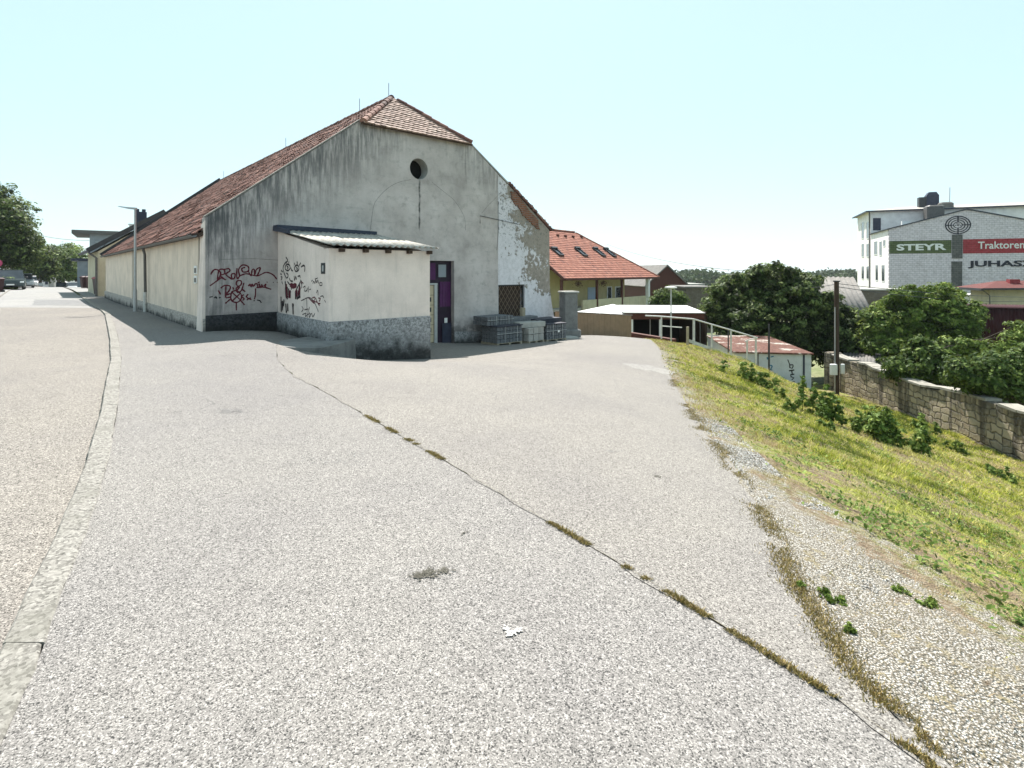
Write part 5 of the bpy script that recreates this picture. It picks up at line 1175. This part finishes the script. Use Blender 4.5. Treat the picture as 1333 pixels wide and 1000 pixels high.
def text(s, x0, x1, z0, z1, mat, parent, name, bold=.02, y=-.035, shear=0):
    cu = bpy.data.curves.new(name, 'FONT'); cu.body = s; cu.extrude = .015; cu.offset = bold; cu.shear = shear; cu.resolution_u = 3
    ob = bpy.data.objects.new(name, cu); COL.objects.link(ob); bpy.context.view_layer.update()
    me = bpy.data.meshes.new_from_object(ob.evaluated_get(bpy.context.evaluated_depsgraph_get())); bpy.data.objects.remove(ob); bpy.data.curves.remove(cu)
    co = np.array([v.co[:] for v in me.vertices]); mn, mx = co.min(0), co.max(0); sx = (x1-x0)/(mx[0]-mn[0]); sz = (z1-z0)/(mx[1]-mn[1])
    for v in me.vertices: c = v.co; v.co = (x0+(c[0]-mn[0])*sx, y-(c[2]), z0+(c[1]-mn[1])*sz)
    me.materials.clear(); me.materials.append(mat); o = bpy.data.objects.new(name, me); COL.objects.link(o); o.parent = parent; return o
text('STEYR', wp(1167,322)[0], wp(1232,322)[0], wp(1200,326)[1], wp(1200,317.5)[1], M['letter_white'], wh, 'sign_lettering', .035)
tx0 = wp(1273,320)[0]; txe = wp(1326,320)[0]; text('Traktoren', tx0, tx0+(txe-tx0)*9/7.9, wp(1290,324)[1], wp(1290,314.5)[1], M['letter_white'], wh, 'sign_lettering', .012)
jx = wp(1260,345)[0]; je = wp(1333,345)[0]; text('JUHASZ', jx, jx+(je-jx)*6/5.0, wp(1295,349.5)[1], wp(1295,339.3)[1], M['letter_black'], wh, 'sign_lettering', .035)
# windows on the sunlit side of the front part
def side_win(parent, Mi, X, px0, px1, py0, py1, depth=.12):
    a = on_plane(px0, py0, Mi, 0, X); b = on_plane(px1, py1, Mi, 0, X); y0, y1 = sorted((a.y, b.y)); z0, z1 = sorted((a.z, b.z))
    f = MB(); f.box(X-.05,X-.001,y0-.06,y1+.06,z0-.08,z0-.0); f.box(X-.03,X-.001,y0-.06,y0,z0,z1).box(X-.03,X-.001,y1,y1+.06,z0,z1).box(X-.03,X-.001,y0-.06,y1+.06,z1,z1+.07)
    o = f.build('window', M['white'], parent); MB().box(X-.012,X-.002,y0,y1,z0,z1).build('pane', M['glass'], o)
for q in ((1138.2,1142,315,331),(1145,1148,315,332),(1150,1152.5,313,320),(1140,1143,345.5,365),(1148,1151.5,345.5,366)): side_win(wh, WI, 0, *q)
for px0 in (1137,): pass
# tall rear block
rb_ = empty('tall_block', WB @ Vector((0,10.6,0)), WR, 'taller white four storey block with shallow roof and roof ducts behind the painted gable', 'building')
RI = (WB @ Matrix.Translation((0,10.6,0))).inverted()
zE = on_plane(1134.5, 275, RI, 1, 0).z
MB().box(0,30,0,9.5,0,zE).build('wall', M['bright_wall'], rb_)
zR = zE+.9
slab([(-.6,-.5,zE-.02),(30.5,-.5,zE-.02),(26,4.7,zR),(5,4.7,zR)], .1, M['fibre'], 'roof', rb_); slab([(-.6,10,zE-.02),(-.6,-.5,zE-.02),(5,4.7,zR)], .1, M['fibre'], 'roof', rb_)
slab([(-.6,10,zE-.02),(30.5,10,zE-.02),(26,4.7,zR),(5,4.7,zR)], .1, M['fibre'], 'roof', rb_)
MB().box(-.62,30.5,-.56,-.46,zE-.16,zE+.03).build('eave_fascia', M['rib'], rb_); MB().box(-.66,-.56,-.5,10,zE-.16,zE+.03).build('eave_fascia', M['rib'], rb_)
for c0_, c1_ in ((1121.8,1124.8),(1128.2,1131)):
    for r0, r1 in ((290,310),(318,334),(347,363)): side_win(rb_, RI, 0, c0_, c1_, r0, r1)
MB().tube([(-.1,.25,zE-.1),(-.1,.25,0)], .08, 8).build('downpipe', M['gutter'], rb_)
q = lambda px, py, y: on_plane(px, py, RI, 1, y)
c = q(1205,262,3.0); ch_ = MB(); ch_.box(c.x-.9,c.x+.5,2.6,3.6,zE+.3,q(1205,257,3).z); ch_.build('roof_unit', M['dark_metal'], rb_)
c = q(1213,262,3.0); t_ = q(1213,250.5,3).z
dct = MB(); dct.loft([[Vector((c.x+sx*.75, 2.5+sy, z)) for sx, sy in ((-1,0),(1,0),(1,1.2),(-1,1.2))] for z in (zE+.2, t_-.5)]+[[Vector((c.x+sx*.45, 2.6+sy, t_)) for sx, sy in ((-1,0),(1,0),(1,1.0),(-1,1.0))]]); dct.build('roof_duct', M['navy'], rb_)
c = q(1218,270,-2.0); MB().bev(c.x-1.1,c.x+.9,-2.6,-.6,ev-.3,c.z+.3,.2).build('stair_head', M['gutter'], rb_)
c = q(1232,264,1.0); MB().bev(c.x-.9,c.x+.8,.6,1.8,zE-.8,zE+1.0,.2).build('roof_unit', M['fibre_grey'], rb_)
c = q(1236,262,1.5); MB().tube([(c.x,1.5,zE+.3),(c.x+.05,1.5,q(1236,244,1.5).z)], .05, 6).build('antenna', M['galv'], rb_)
for px in (1139,1144): u = q(px,280,-.01); MB().box(u.x-.25,u.x+.25,-.03,-.001,q(px,300,0).z,q(px,284,0).z).build('window', M['navy'], rb_)
mb = MB()
for k, px in enumerate((1179,)): c = q(px,288,-3.4); mb.box(c.x-.5,c.x+.5,-3.7,-3.2,c.z-1.4,c.z)
mb.build('vent_box', M['white'], rb_)
MB().box(-1.5,.0,-10.6,-.2,0,q(1140,372,0).z-1.2).build('low_wing', M['dark_brick'], rb_)
# low wall in front
lw = empty('low_brick_building', (at(1118,376,60).x, 60, -7), WR, 'low brown block wall building at the foot of the white building', 'outbuilding'); MB().box(0,6,0,5,0,at(0,378,60).z+7).build('wall', M['dark_brick'], lw); MB().bev(-.1,6.1,-.1,5.1,at(0,378,60).z+7,at(0,378,60).z+7.15,.03).build('roof', M['concrete'], lw)

# ------------------------------------------------------------------ wires
def wire(label, pts, r=.014, sag=.3):
    P_ = []; pts = [Vector(p) for p in pts]
    for a, b in zip(pts, pts[1:]):
        for k in range(12): u = k/12; q = a.lerp(b, u); q.z -= sag*4*u*(1-u); P_.append(q)
    P_.append(pts[-1]); o = MB().tube(P_, r, 5).build('overhead_cable', M['dark_metal']); return tag(o, label, 'cable')
wire('overhead cable running from the orange roof toward the big tree', [at(790,318,58), at(985,354,36)], .02, .5)
wire('upper overhead cable from the dark pole to the right edge', [at(1088,369,25.2), at(1340,387,34), at(1500,391,40)], .016, .15)
wire('lower overhead cable from the dark pole to the right edge', [at(1088,373,25.2), at(1340,392,34), at(1500,397,40)], .016, .25)
wire('thin cable crossing the street between the left trees and the grey house', [at(50,306,70), at(116,313,66)], .025, .2)
wire('overhead cable reaching the dark pole from the left', [at(1088,370,25.2), at(1010,372,40)], .014, .2)

# ------------------------------------------------------------------ foliage
def leaf_mesh(P_, N_, size, tint, fold=.25):
    """two-triangle pointed leaves at P_ facing N_ (numpy)"""
    n = len(P_); N_ = N_/np.linalg.norm(N_, axis=1, keepdims=True); t = rng.normal(size=(n,3)); a = np.cross(N_, t); a /= np.linalg.norm(a, axis=1, keepdims=True)+1e-9; b = np.cross(N_, a)
    s = size[:, None]; v = np.stack([P_-a*s, P_-b*s*.5+N_*s*fold*.3, P_+a*s*1.1, P_+b*s*.5+N_*s*fold*.3], 1).reshape(-1, 3)
    return v, tint
def build_leaves(name, P_, N_, size, tint, mat, parent=None):
    v, tint = leaf_mesh(P_, N_, size, tint); n = len(P_)
    me = bpy.data.meshes.new(name); me.vertices.add(4*n); me.vertices.foreach_set('co', v.astype(np.float32).ravel())
    me.loops.add(4*n); me.loops.foreach_set('vertex_index', np.arange(4*n, dtype=np.int32)); me.polygons.add(n); me.polygons.foreach_set('loop_start', np.arange(0, 4*n, 4, dtype=np.int32)); me.polygons.foreach_set('loop_total', np.full(n, 4, dtype=np.int32))
    a = me.attributes.new('tint', 'FLOAT', 'FACE'); a.data.foreach_set('value', np.clip(tint, 0, 1).astype(np.float32)); me.update(calc_edges=True); me.validate()
    me.materials.append(mat); o = bpy.data.objects.new(name, me); COL.objects.link(o)
    if parent: o.parent = parent
    return o
def crown_pts(blobs, nleaf, clump, cspread, leafs):
    """blobs: (cx,cy,cz,rx,ry,rz) ellipsoids; clumps of leaves over their shells"""
    w = np.array([b[3]*b[4]+b[4]*b[5]+b[3]*b[5] for b in blobs]); w = w/w.sum(); Ps = []; Ns = []; ts = []
    ncl = max(8, nleaf//clump)
    for b, ww in zip(blobs, w):
        k = max(3, int(ncl*ww)); d = rng.normal(size=(k,3)); d /= np.linalg.norm(d, axis=1, keepdims=True)
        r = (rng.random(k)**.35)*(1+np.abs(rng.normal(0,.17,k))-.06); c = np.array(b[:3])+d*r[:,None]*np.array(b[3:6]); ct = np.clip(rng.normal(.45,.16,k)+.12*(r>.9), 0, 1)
        cs = cspread*rng.uniform(.6,1.4,k)
        idx = np.repeat(np.arange(k), clump); off = rng.normal(size=(len(idx),3)); off /= np.linalg.norm(off,axis=1,keepdims=True); off *= (rng.random(len(idx))**.5)[:,None]*cs[idx][:,None]*np.array([1,1,.62])
        Ps.append(c[idx]+off); nn = off/cspread*.9+d[idx]*.5+rng.normal(0,.45,size=off.shape)+np.array([0,0,.55]); Ns.append(nn); ts.append(ct[idx]+rng.normal(0,.22,len(idx)))
    P_ = np.concatenate(Ps); return P_, np.concatenate(Ns), np.full(len(P_), leafs)*rng.uniform(.6,1.3,len(P_)), np.concatenate(ts)
def tree(name, label, base, blobs, nleaf, mat, leafs, clump=45, cspread=.5, trunk_r=.2, cat='tree', group=None, limbs=7):
    o = empty(name, base, 0, label, cat, group); bx = [(b[0]-base[0], b[1]-base[1], b[2]-base[2], *b[3:]) for b in blobs]
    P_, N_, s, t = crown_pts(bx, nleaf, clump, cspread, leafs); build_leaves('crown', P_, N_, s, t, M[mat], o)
    m = MB(); cz = min(b[2]-b[5] for b in bx); top = max(b[2] for b in bx); z1 = max(.5, cz+.4*(top-cz)); wob = [Vector((random.uniform(-.1,.1), random.uniform(-.1,.1), z1*k/4)) for k in range(5)]; wob[0] = Vector((0,0,-.3)); m.tube(wob, [trunk_r*1.3, trunk_r, trunk_r*.9, trunk_r*.8, trunk_r*.65], 9)
    for k in range(limbs):
        b = bx[k % len(bx)]; e = Vector((b[0]+random.uniform(-.5,.5)*b[3], b[1]+random.uniform(-.5,.5)*b[4], b[2]+random.uniform(-.2,.6)*b[5])); s0 = wob[random.choice((2,3,4))]; mid = s0.lerp(e,.5)+Vector((random.uniform(-.3,.3),random.uniform(-.3,.3),random.uniform(0,.4))); m.tube([s0, mid, e], [trunk_r*.5, trunk_r*.3, trunk_r*.08], 6)
    m.build('trunk', M['bark'], o, True); return o
def pxblob(px, py, Y, rpx, rpy, ry=None):
    c = at(px, py, Y); return (c.x, c.y, c.z, rpx*Y/F, ry or rpx*Y/F*.9, rpy*Y/F)
gz = lambda x, y: hz(x, y)-.1
# large trees on the left
Yt = 54; x = at(-8,0,Yt).x
tree('chestnut_tree', 'large dark broadleaf tree over the parked cars, tallest at the left edge', (x, Yt, gz(x,Yt)), [pxblob(-14,300,Yt,46,52),pxblob(14,285,Yt-1,24,26),pxblob(0,262,Yt,17,20),pxblob(28,318,Yt,22,30),pxblob(6,322,Yt,34,24),pxblob(-40,325,Yt,40,28),pxblob(40,332,Yt+2,15,18),pxblob(28,338,Yt+3,22,12)], 34000, 'leaf_dark', .17, 40, .75, .35)
Yt = 74; x = at(52,0,Yt).x
tree('chestnut_tree', 'shaded dark broadleaf tree right of the largest one, behind the pale parked cars', (x, Yt, gz(x,Yt)), [pxblob(45,338,Yt,16,22),pxblob(56,345,Yt,15,22),pxblob(36,344,Yt,15,12),pxblob(62,335,Yt+2,12,16)], 11000, 'leaf_dark', .2, 40, .8, .3)
Yt = 88
tree('lime_tree', 'bright green rounded street tree in the middle of the far street end', (at(76,0,Yt).x, Yt, -1.6), [pxblob(76,338,Yt,15,18),pxblob(68,348,Yt,13,17),pxblob(84,350,Yt,12,15),pxblob(74,356,Yt,14,10)], 9000, 'leaf_mid', .22, 40, .85, .25)
Yt = 96
tree('lime_tree', 'green street tree nearest the grey blue house at the far street end', (at(99,0,Yt).x, Yt, -2), [pxblob(99,345,Yt,14,16),pxblob(106,352,Yt,9,13),pxblob(92,337,Yt,10,12),pxblob(98,356,Yt,15,9)], 8000, 'leaf_mid', .22, 40, .85, .25)
Yt = 110
tree('lime_tree', 'thin topped pale green tree rising behind the far street trees', (at(90,0,Yt).x, Yt, -3), [pxblob(88,330,Yt,14,12),pxblob(98,336,Yt,13,13),pxblob(106,345,Yt,8,10)], 4500, 'leaf_bright', .24, 36, .9, .2)
Yt = 50; tree('roadside_bush', 'low yellow green bush at the left edge in front of the dark green car', (at(8,0,Yt).x, Yt-3, -.1), [pxblob(10,370,Yt-3,9,7),pxblob(4,372,Yt-3,6,6)], 2500, 'leaf_bright', .1, 30, .3, .05, 'bush')
# bush below the brown barn
tree('round_bush', 'rounded green bush in front of the brown barn', (at(871,0,44).x, 44, -4.2), [pxblob(870,388,44,20,13),pxblob(858,392,44,11,11),pxblob(883,391,44,11,12),pxblob(870,400,44,20,12)], 9000, 'leaf_mid', .10, 40, .35, .12, 'bush')
# the big walnut: many blobs for an uneven outline
Yt = 32
big = [(1000,378,34,26),(965,385,34,24),(1035,392,34,28),(940,402,24,26),(1065,410,30,26),(1005,352,14,9),(985,362,16,12),(1020,362,22,12),(955,372,18,14),(1048,375,20,16),(1085,425,24,24),(1000,415,48,34),(1050,435,44,30),(1095,440,20,22),(960,425,26,24),(932,415,13,15),(1075,392,15,14),(1010,450,40,22),(1110,425,14,16),(990,349,9,6),(1030,354,12,7),(958,362,9,7),(930,380,9,9),(1060,368,10,8),(925,400,10,10),(1085,392,10,10),(1100,408,10,9),(945,372,10,8),(1012,345,7,6),(975,354,8,6),(1105,450,22,20),(1120,438,16,18),(1070,455,30,18),(1128,462,16,14),(1118,412,10,10)]
tree('walnut_tree', 'large dark spreading broadleaf tree behind the rusty container', (at(1012,0,33).x, 33.5, -4.8), [pxblob(a,b,Yt+random.uniform(-1.2,1.5),c,d) for a,b,c,d in big], 78000, 'leaf_dark', .115, 40, .33, .28, limbs=16)
Yt = 30
tree('plum_tree', 'bright green bushy tree before the white painted gable', (at(1200,0,30).x, 30.5, -4.9), [pxblob(a,b,Yt+random.uniform(-1,1),c,d) for a,b,c,d in [(1195,385,14,14),(1180,395,22,18),(1215,398,26,18),(1240,405,26,18),(1160,405,18,20),(1195,415,40,26),(1150,420,22,20),(1255,420,20,16),(1225,380,12,12),(1245,385,12,11),(1265,412,14,10),(1142,440,20,20),(1180,440,30,22),(1225,430,30,20),(1160,455,26,16),(1210,450,30,18),(1250,440,24,18),(1135,425,12,14),(1208,378,8,8),(1188,376,8,7),(1170,383,10,8),(1232,374,8,7),(1272,400,9,8)]], 52000, 'leaf_bright', .10, 40, .31, .2, limbs=12)
Yt = 21.9
tree('wall_shrub', 'dense dark shrub hanging over the stone wall near its left end', (17.1, 21.9, -4.5), [pxblob(a,b,Yt,c,d) for a,b,c,d in [(1200,458,20,16),(1190,478,28,16),(1170,480,18,12),(1215,480,20,16),(1198,446,10,10),(1225,470,14,12),(1240,482,16,14),(1182,490,16,12),(1225,492,18,12),(1160,474,10,8)]], 15000, 'leaf_mid', .085, 40, .28, .08, 'shrub')
Yt = 17.9
tree('wall_shrub', 'broad dark shrub covering the wall top toward the right edge', (16.9, 17.6, -4.5), [pxblob(a,b,Yt,c,d) for a,b,c,d in [(1265,490,26,14),(1300,480,30,18),(1330,490,26,22),(1290,498,36,12),(1345,470,24,20),(1318,505,24,12),(1250,484,18,14),(1278,500,20,12),(1335,515,22,12),(1300,508,18,9)]], 26000, 'leaf_mid', .075, 40, .28, .08, 'shrub')
Yt = 26
tree('wall_shrub', 'pale leaved shrub in front of the dark red shed', (19.4, 26, -4.6), [pxblob(a,b,Yt,c,d) for a,b,c,d in [(1290,455,24,10),(1325,445,22,16),(1265,452,20,10),(1330,425,14,8),(1245,450,16,10),(1310,465,24,12),(1270,468,20,10),(1335,460,20,14),(1228,462,14,9)]], 10000, 'leaf_bright', .085, 36, .28, .08, 'shrub')
# weeds on the bank
def weed(label, px, py, Y, w, h, n, mat='leaf_weed', leafs=.05):
    c = at(px, py, Y); g = hz(c.x, Y); o = empty('bank_weed', (c.x, Y, g), 0, label, 'weed', 'leafy weeds on the bank'); m = MB(); ns = max(4, int(w*14)); bl = []
    for k in range(ns):
        x = random.gauss(0, w*.42); y = random.gauss(0, w*.32); hh = h*random.uniform(.45, 1.1)*(1-.45*min(1, abs(x)/w)); gg = hz(c.x+x, Y+y)-g
        top = Vector((x+random.gauss(0,.12)*h, y+random.gauss(0,.12)*h, gg+hh)); m.tube([(x,y,gg-.02), top], [.010*h+.001,.003*h+.0005], 4)
        for u in (.35, .65, .92): q = Vector((x,y,gg)).lerp(top, u); bl.append((q.x, q.y, q.z, w*.24*(1.3-u), w*.24*(1.3-u), h*.17))
    P_, N_, s_, t_ = crown_pts(bl, n, 14, w*.10, leafs); build_leaves('leaves', P_, N_, s_, t_+rng.normal(.05,.12,len(t_)), M[mat], o); m.build('stem', M['leaf_weed'], o)
def wp_(px, py): x, y = hit(px, py); return y
for lab, px, py, w, h, n, mt in (
 ('leafy weed clump at the foot of the handrail before the container', 980, 500, .8, .6, 1800, 'leaf_weed'),
 ('smaller weed clump on the bank edge right of the handrail clump', 1020, 520, .35, .35, 450, 'leaf_bright'),
 ('tall leafy weed clump left of the biggest one, below the dark pole', 1070, 546, .62, 1.0, 3000, 'leaf_weed'),
 ('biggest tall leafy weed clump on the bank before the stone wall', 1150, 574, .95, 1.0, 5200, 'leaf_weed'),
 ('middle weed clump between the two tallest ones', 1108, 560, .4, .55, 1100, 'leaf_weed'),
 ('short weed clump at the wall foot right of the biggest clump', 1198, 562, .55, .65, 1500, 'leaf_weed'),
 ('low weed on the sunny grass below the tall clumps', 1077, 562, .35, .3, 500, 'leaf_weed'),
 ('dark low weed patch near the right edge of the bank', 1300, 622, .5, .32, 700, 'leaf_weed'),
 ('small weed in the grass left of the tall clumps', 1030, 535, .35, .35, 450, 'leaf_bright'),
 ('low weed near the wall between clump and right edge', 1245, 590, .5, .35, 600, 'leaf_bright')):
    weed(lab, px, py, wp_(px, py), w, h, n, mt, .05 if n > 1000 else .04)
# small weeds at the gravel margin
for lab, px, py, w, h, n in (('small green weed growing at the asphalt edge in the gravel', 1056, 776, .14, .05, 110), ('tiny green weed in the gravel margin, nearer than the other', 1106, 829, .05, .03, 30), ('flat green weed patch between gravel and grass', 1210, 795, .26, .04, 260)):
    weed(lab, px, py, wp_(px, py), w, h, n, 'leaf_bright', .012)

# ------------------------------------------------------------------ grass on the bank
def blades(name, X, Y, hgt, wid, tint, mat, lean=.5, dz=0.):
    n = len(X); Z = H(X, Y)+dz+(bumpZ(X, Y) if name == 'grass' else 0); a = rng.uniform(0, 6.283, n); dx, dy = np.cos(a)*wid, np.sin(a)*wid; la = rng.uniform(0, 6.283, n); ll = hgt*rng.uniform(.1, 1, n)*lean*1.6
    P0 = np.stack([X-dx, Y-dy, Z], 1); P1 = np.stack([X+dx, Y+dy, Z], 1); P2 = np.stack([X+np.cos(la)*ll, Y+np.sin(la)*ll, Z+hgt], 1); v = np.stack([P0, P1, P2], 1).reshape(-1, 3)
    me = bpy.data.meshes.new(name); me.vertices.add(3*n); me.vertices.foreach_set('co', v.astype(np.float32).ravel()); me.loops.add(3*n); me.loops.foreach_set('vertex_index', np.arange(3*n, dtype=np.int32)); me.polygons.add(n); me.polygons.foreach_set('loop_start', np.arange(0, 3*n, 3, dtype=np.int32)); me.polygons.foreach_set('loop_total', np.full(n, 3, dtype=np.int32))
    at_ = me.attributes.new('tint', 'FLOAT', 'FACE'); at_.data.foreach_set('value', np.clip(tint, 0, 1).astype(np.float32)); me.update(calc_edges=True)
    me.materials.append(mat); o = bpy.data.objects.new(name, me); COL.objects.link(o); return o
def bank_grass():
    n = 760000; Yv = 1.5+ (24.5-1.5)*rng.random(n)**1.35; Xv = rng.random(n)*(17.2-1.3)+1.3
    g = gravR(Yv); e = yardR(Yv)
    keep = (Xv > e+.02) & (Xv < Yv*1.0+1.5) 
    patch = fbm(Xv, Yv, 1.1, 3); fine = fbm(Xv, Yv, 6., 5)
    dens = np.where(Xv < g, .05+.30*(fine > .60), np.clip((Xv-g)*.9+.18, 0, 1)*(.25+.95*patch))
    dens = np.where((Yv > 19) & (Xv < 7.5), dens*.6+.15, dens)
    for px, py, r in ((1150,592,.55),(1180,600,.5),(1245,690,.22),(1285,755,.25),(960,590,.3),(1095,650,.3),(1215,620,.35),(1000,530,.4),(1250,575,.6)):
        x0, y0 = hit(px, py); q = ((Xv-x0)**2+((Yv-y0)*.8)**2)/r**2; dens = dens*(1-.9*np.exp(-q*1.6)*(fine < .62))
    keep &= rng.random(n) < dens*np.clip(1.2-(Yv-4)*.02, .5, 1)
    X, Y = Xv[keep], Yv[keep]; patch = patch[keep]; fine = fine[keep]; g = gravR(Y); green = fbm(X, Y, .8, 11)
    d = X-g; t = .93-.40*np.clip((d-.5)/1.6, 0, 1) + (green-.5)*-.95 + (fine-.5)*.75 + (fbm(X, Y, 16., 31)-.5)*.9 + rng.normal(0, .14, len(X)); t = np.where(patch < .42, t+.22, t)
    t = np.where(fbm(X, Y, 2.6, 21) > .64, t-.38, t)
    far = np.clip(Y/8, .55, 2.2)
    h = (.014+.018*np.clip(d/3, 0, 1)*green+.016*fine+.045*np.clip(fbm(X, Y, 4.3, 41)-.58, 0, 1)*2)*rng.uniform(.5, 1.5, len(X))*np.clip(Y/6, .75, 1.5); w = .0034*far*rng.uniform(.7, 1.5, len(X))
    tag(blades('grass', X, Y, h, w, t, M['grass'], .9, .0), 'short patchy dry yellow green grass covering the bank', 'grass', None, 'stuff')
    n = 20000; i = rng.random(n); Y = 1.2+7.5*i**1.3   # tufts and moss in the joint between the two asphalts
    Xs = seamX(Y)+rng.normal(0, .009+.002*Y, n); m_ = (fbm(Xs*0, Y*(1+2.5/(Y+1)), 9., 9) > .47) & (Y < 6.2); Y = Y[m_]; Xs = Xs[m_]
    tag(blades('joint_moss', Xs, Y, rng.uniform(.006, .020, len(Xs)), rng.uniform(.002,.005,len(Xs)), np.clip(rng.normal(.72, .22, len(Xs)),0,1), M['moss'], .8, .005), 'thin line of dry moss in the asphalt joint', 'moss', None, 'stuff')
    n = 26000; Y = 1.2+12*rng.random(n)**1.7; Xs = yardR(Y)+rng.normal(0.02, .018+.010*np.clip(Y,0,6), n); m_ = fbm(Xs, Y, 4., 19) > .50; Y = Y[m_]; Xs = Xs[m_]
    tag(blades('edge_moss', Xs, Y, rng.uniform(.006, .022, len(Xs)), rng.uniform(.0015,.004,len(Xs)), np.clip(rng.normal(.74, .2, len(Xs)),0,1), M['moss'], .8, .004), 'dry grass fringe along the broken asphalt edge', 'grass', None, 'stuff')
bank_grass()
def low_weeds():
    P_ = []; N_ = []; s_ = []; t_ = []
    for k in range(230):
        Y = 2.5+19*random.random()**1.3; x0 = float(gravR(Y)); X = x0+.5+random.random()**1.2*(min(16.5, Y*.98+1)-x0-.5)
        if X < x0+.3: continue
        n = int(random.uniform(14, 70)); r = random.uniform(.05, .22); a = rng.normal(0, r, (n, 2)); px_, py_ = X+a[:, 0], Y+a[:, 1]; h = rng.uniform(.01, .10, n)*random.uniform(.5, 1.3)
        P_.append(np.stack([px_, py_, H(px_, py_)+h], 1)); N_.append(rng.normal(0, .5, (n, 3))+np.array([0, 0, .9])); s_.append(rng.uniform(.012, .030, n)); t_.append(np.clip(rng.normal(random.uniform(.25, .7), .2, n), 0, 1))
    tag(build_leaves('low_weeds', np.concatenate(P_), np.concatenate(N_), np.concatenate(s_), np.concatenate(t_), M['leaf_weed']), 'low broad leaved weeds scattered through the bank grass', 'weeds', None, 'stuff')
low_weeds()
def joint_line():
    m = MB(); ys = np.arange(1.2, 9, .04)
    for a, b in zip(ys, ys[1:]):
        w = .0008+.001*random.random(); x0 = float(seamX(a)); x1 = float(seamX(b)); z0 = hz(x0,a)+.009; z1 = hz(x1,b)+.009; m.add([(x0-w,a,z0),(x0+w,a,z0),(x1+w,b,z1),(x1-w,b,z1)], [(0,1,2,3)])
    tag(m.build('asphalt_joint', M['spoil']), kind='structure')
joint_line()
def stones():
    """loose gravel lying on the margin: real pebbles, denser near the asphalt"""
    n = 22000; Y = 1.5+8*rng.random(n)**1.6; L = yardR(Y); R = gravR(Y); X = L+.05+(R-L+.5)*rng.random(n)**.9; Z = H(X, Y); s = rng.uniform(.002, .0065, n)*np.clip(Y/3,.8,1.6)
    base = np.array([(-1,-.7,0),(1,-.8,0),(1.1,.7,0),(-.8,.8,0),(-.5,-.4,.8),(.6,-.4,.9),(.5,.5,.8),(-.4,.4,.95)]); a = rng.uniform(0,6.28,n); ca, sa = np.cos(a), np.sin(a)
    b = base[None]*(s[:,None,None])*rng.uniform(.7,1.3,(n,8,3)); v = np.stack([b[...,0]*ca[:,None]-b[...,1]*sa[:,None]+X[:,None], b[...,0]*sa[:,None]+b[...,1]*ca[:,None]+Y[:,None], b[...,2]+Z[:,None]-.001], -1).reshape(-1,3)
    fq = np.array([(4,5,6,7),(0,1,5,4),(1,2,6,5),(2,3,7,6),(3,0,4,7)]); fs = (fq[None]+8*np.arange(n)[:,None,None]).reshape(-1,4)
    me = bpy.data.meshes.new('gravel'); me.from_pydata(v.tolist(), [], fs.tolist()); at_ = me.attributes.new('tint','FLOAT','FACE'); at_.data.foreach_set('value', np.repeat(rng.random(n),5).astype(np.float32))
    t = NT('pebble'); c = t.ramp(t.attr('tint'), [(0,(.15,.13,.11)),(.4,(.34,.32,.29)),(1,(.58,.56,.53))]); t.done(c, .9); me.materials.append(t.m)
    o = bpy.data.objects.new('gravel', me); COL.objects.link(o); tag(o, 'loose pale gravel between the asphalt edge and the grass', 'gravel', None, 'stuff')
stones()
# ------------------------------------------------------------------ far woods on the plain
def far_wood(label, spans, Y, h, seed):
    P_ = []; 
    for a, b, ytop in spans:
        xa, xb = at(a,0,Y).x, at(b,0,Y).x; zt = at(0,ytop,Y).z; n = int((b-a)*70); x = rng.uniform(xa, xb, n); u = (x-xa)/(xb-xa); top = zt-(zt+9)*.25*np.abs(2*u-1)**2; z = top-(rng.random(n)**1.5)*(top+9.2); P_.append(np.stack([x+rng.normal(0,h*.1,n), Y+rng.normal(0, h*1.2, n), z+rng.normal(0,h*.05,n)], 1))
    P_ = np.concatenate(P_); n = len(P_); tag(build_leaves('far_wood', P_, rng.normal(size=(n,3))+np.array([0,-.5,.6]), np.full(n, h*.10)*rng.uniform(.6,1.4,n), rng.normal(.5,.25,n), M['far_leaf']), label, 'wood', None, 'stuff')
far_wood('far green wood on the plain right of the brown barn', [(874,900,357),(886,925,352.5),(905,945,358),(940,980,361),(850,880,358)], 260, 9, 1)
far_wood('distant tree clump on the plain left of the white building', [(1080,1105,351.5),(1095,1125,354.5),(1055,1085,357)], 300, 10, 2)
far_wood('hazy belt of woods along the horizon', [(600,800,356),(780,960,356.3),(940,1100,355.6),(1080,1300,356),(1290,1500,356),(-200,140,356.5)], 1400, 22, 3)

# ------------------------------------------------------------------ thin summer haze over the plain
def haze():
    o = MB().box(-4300, 4300, -700, 4300, -10.6, 42).build('haze', None); m = bpy.data.materials.new('haze_air'); m.use_nodes = True; t = m.node_tree; t.nodes.clear()
    v = t.nodes.new('ShaderNodeVolumePrincipled'); v.inputs['Color'].default_value = (.85, .93, 1, 1); v.inputs['Density'].default_value = .00016; v.inputs['Anisotropy'].default_value = .3
    out = t.nodes.new('ShaderNodeOutputMaterial'); t.links.new(v.outputs[0], out.inputs['Volume']); o.data.materials.append(m); tag(o, kind='stuff', label='thin pale summer haze over the plain', cat='haze')
haze()
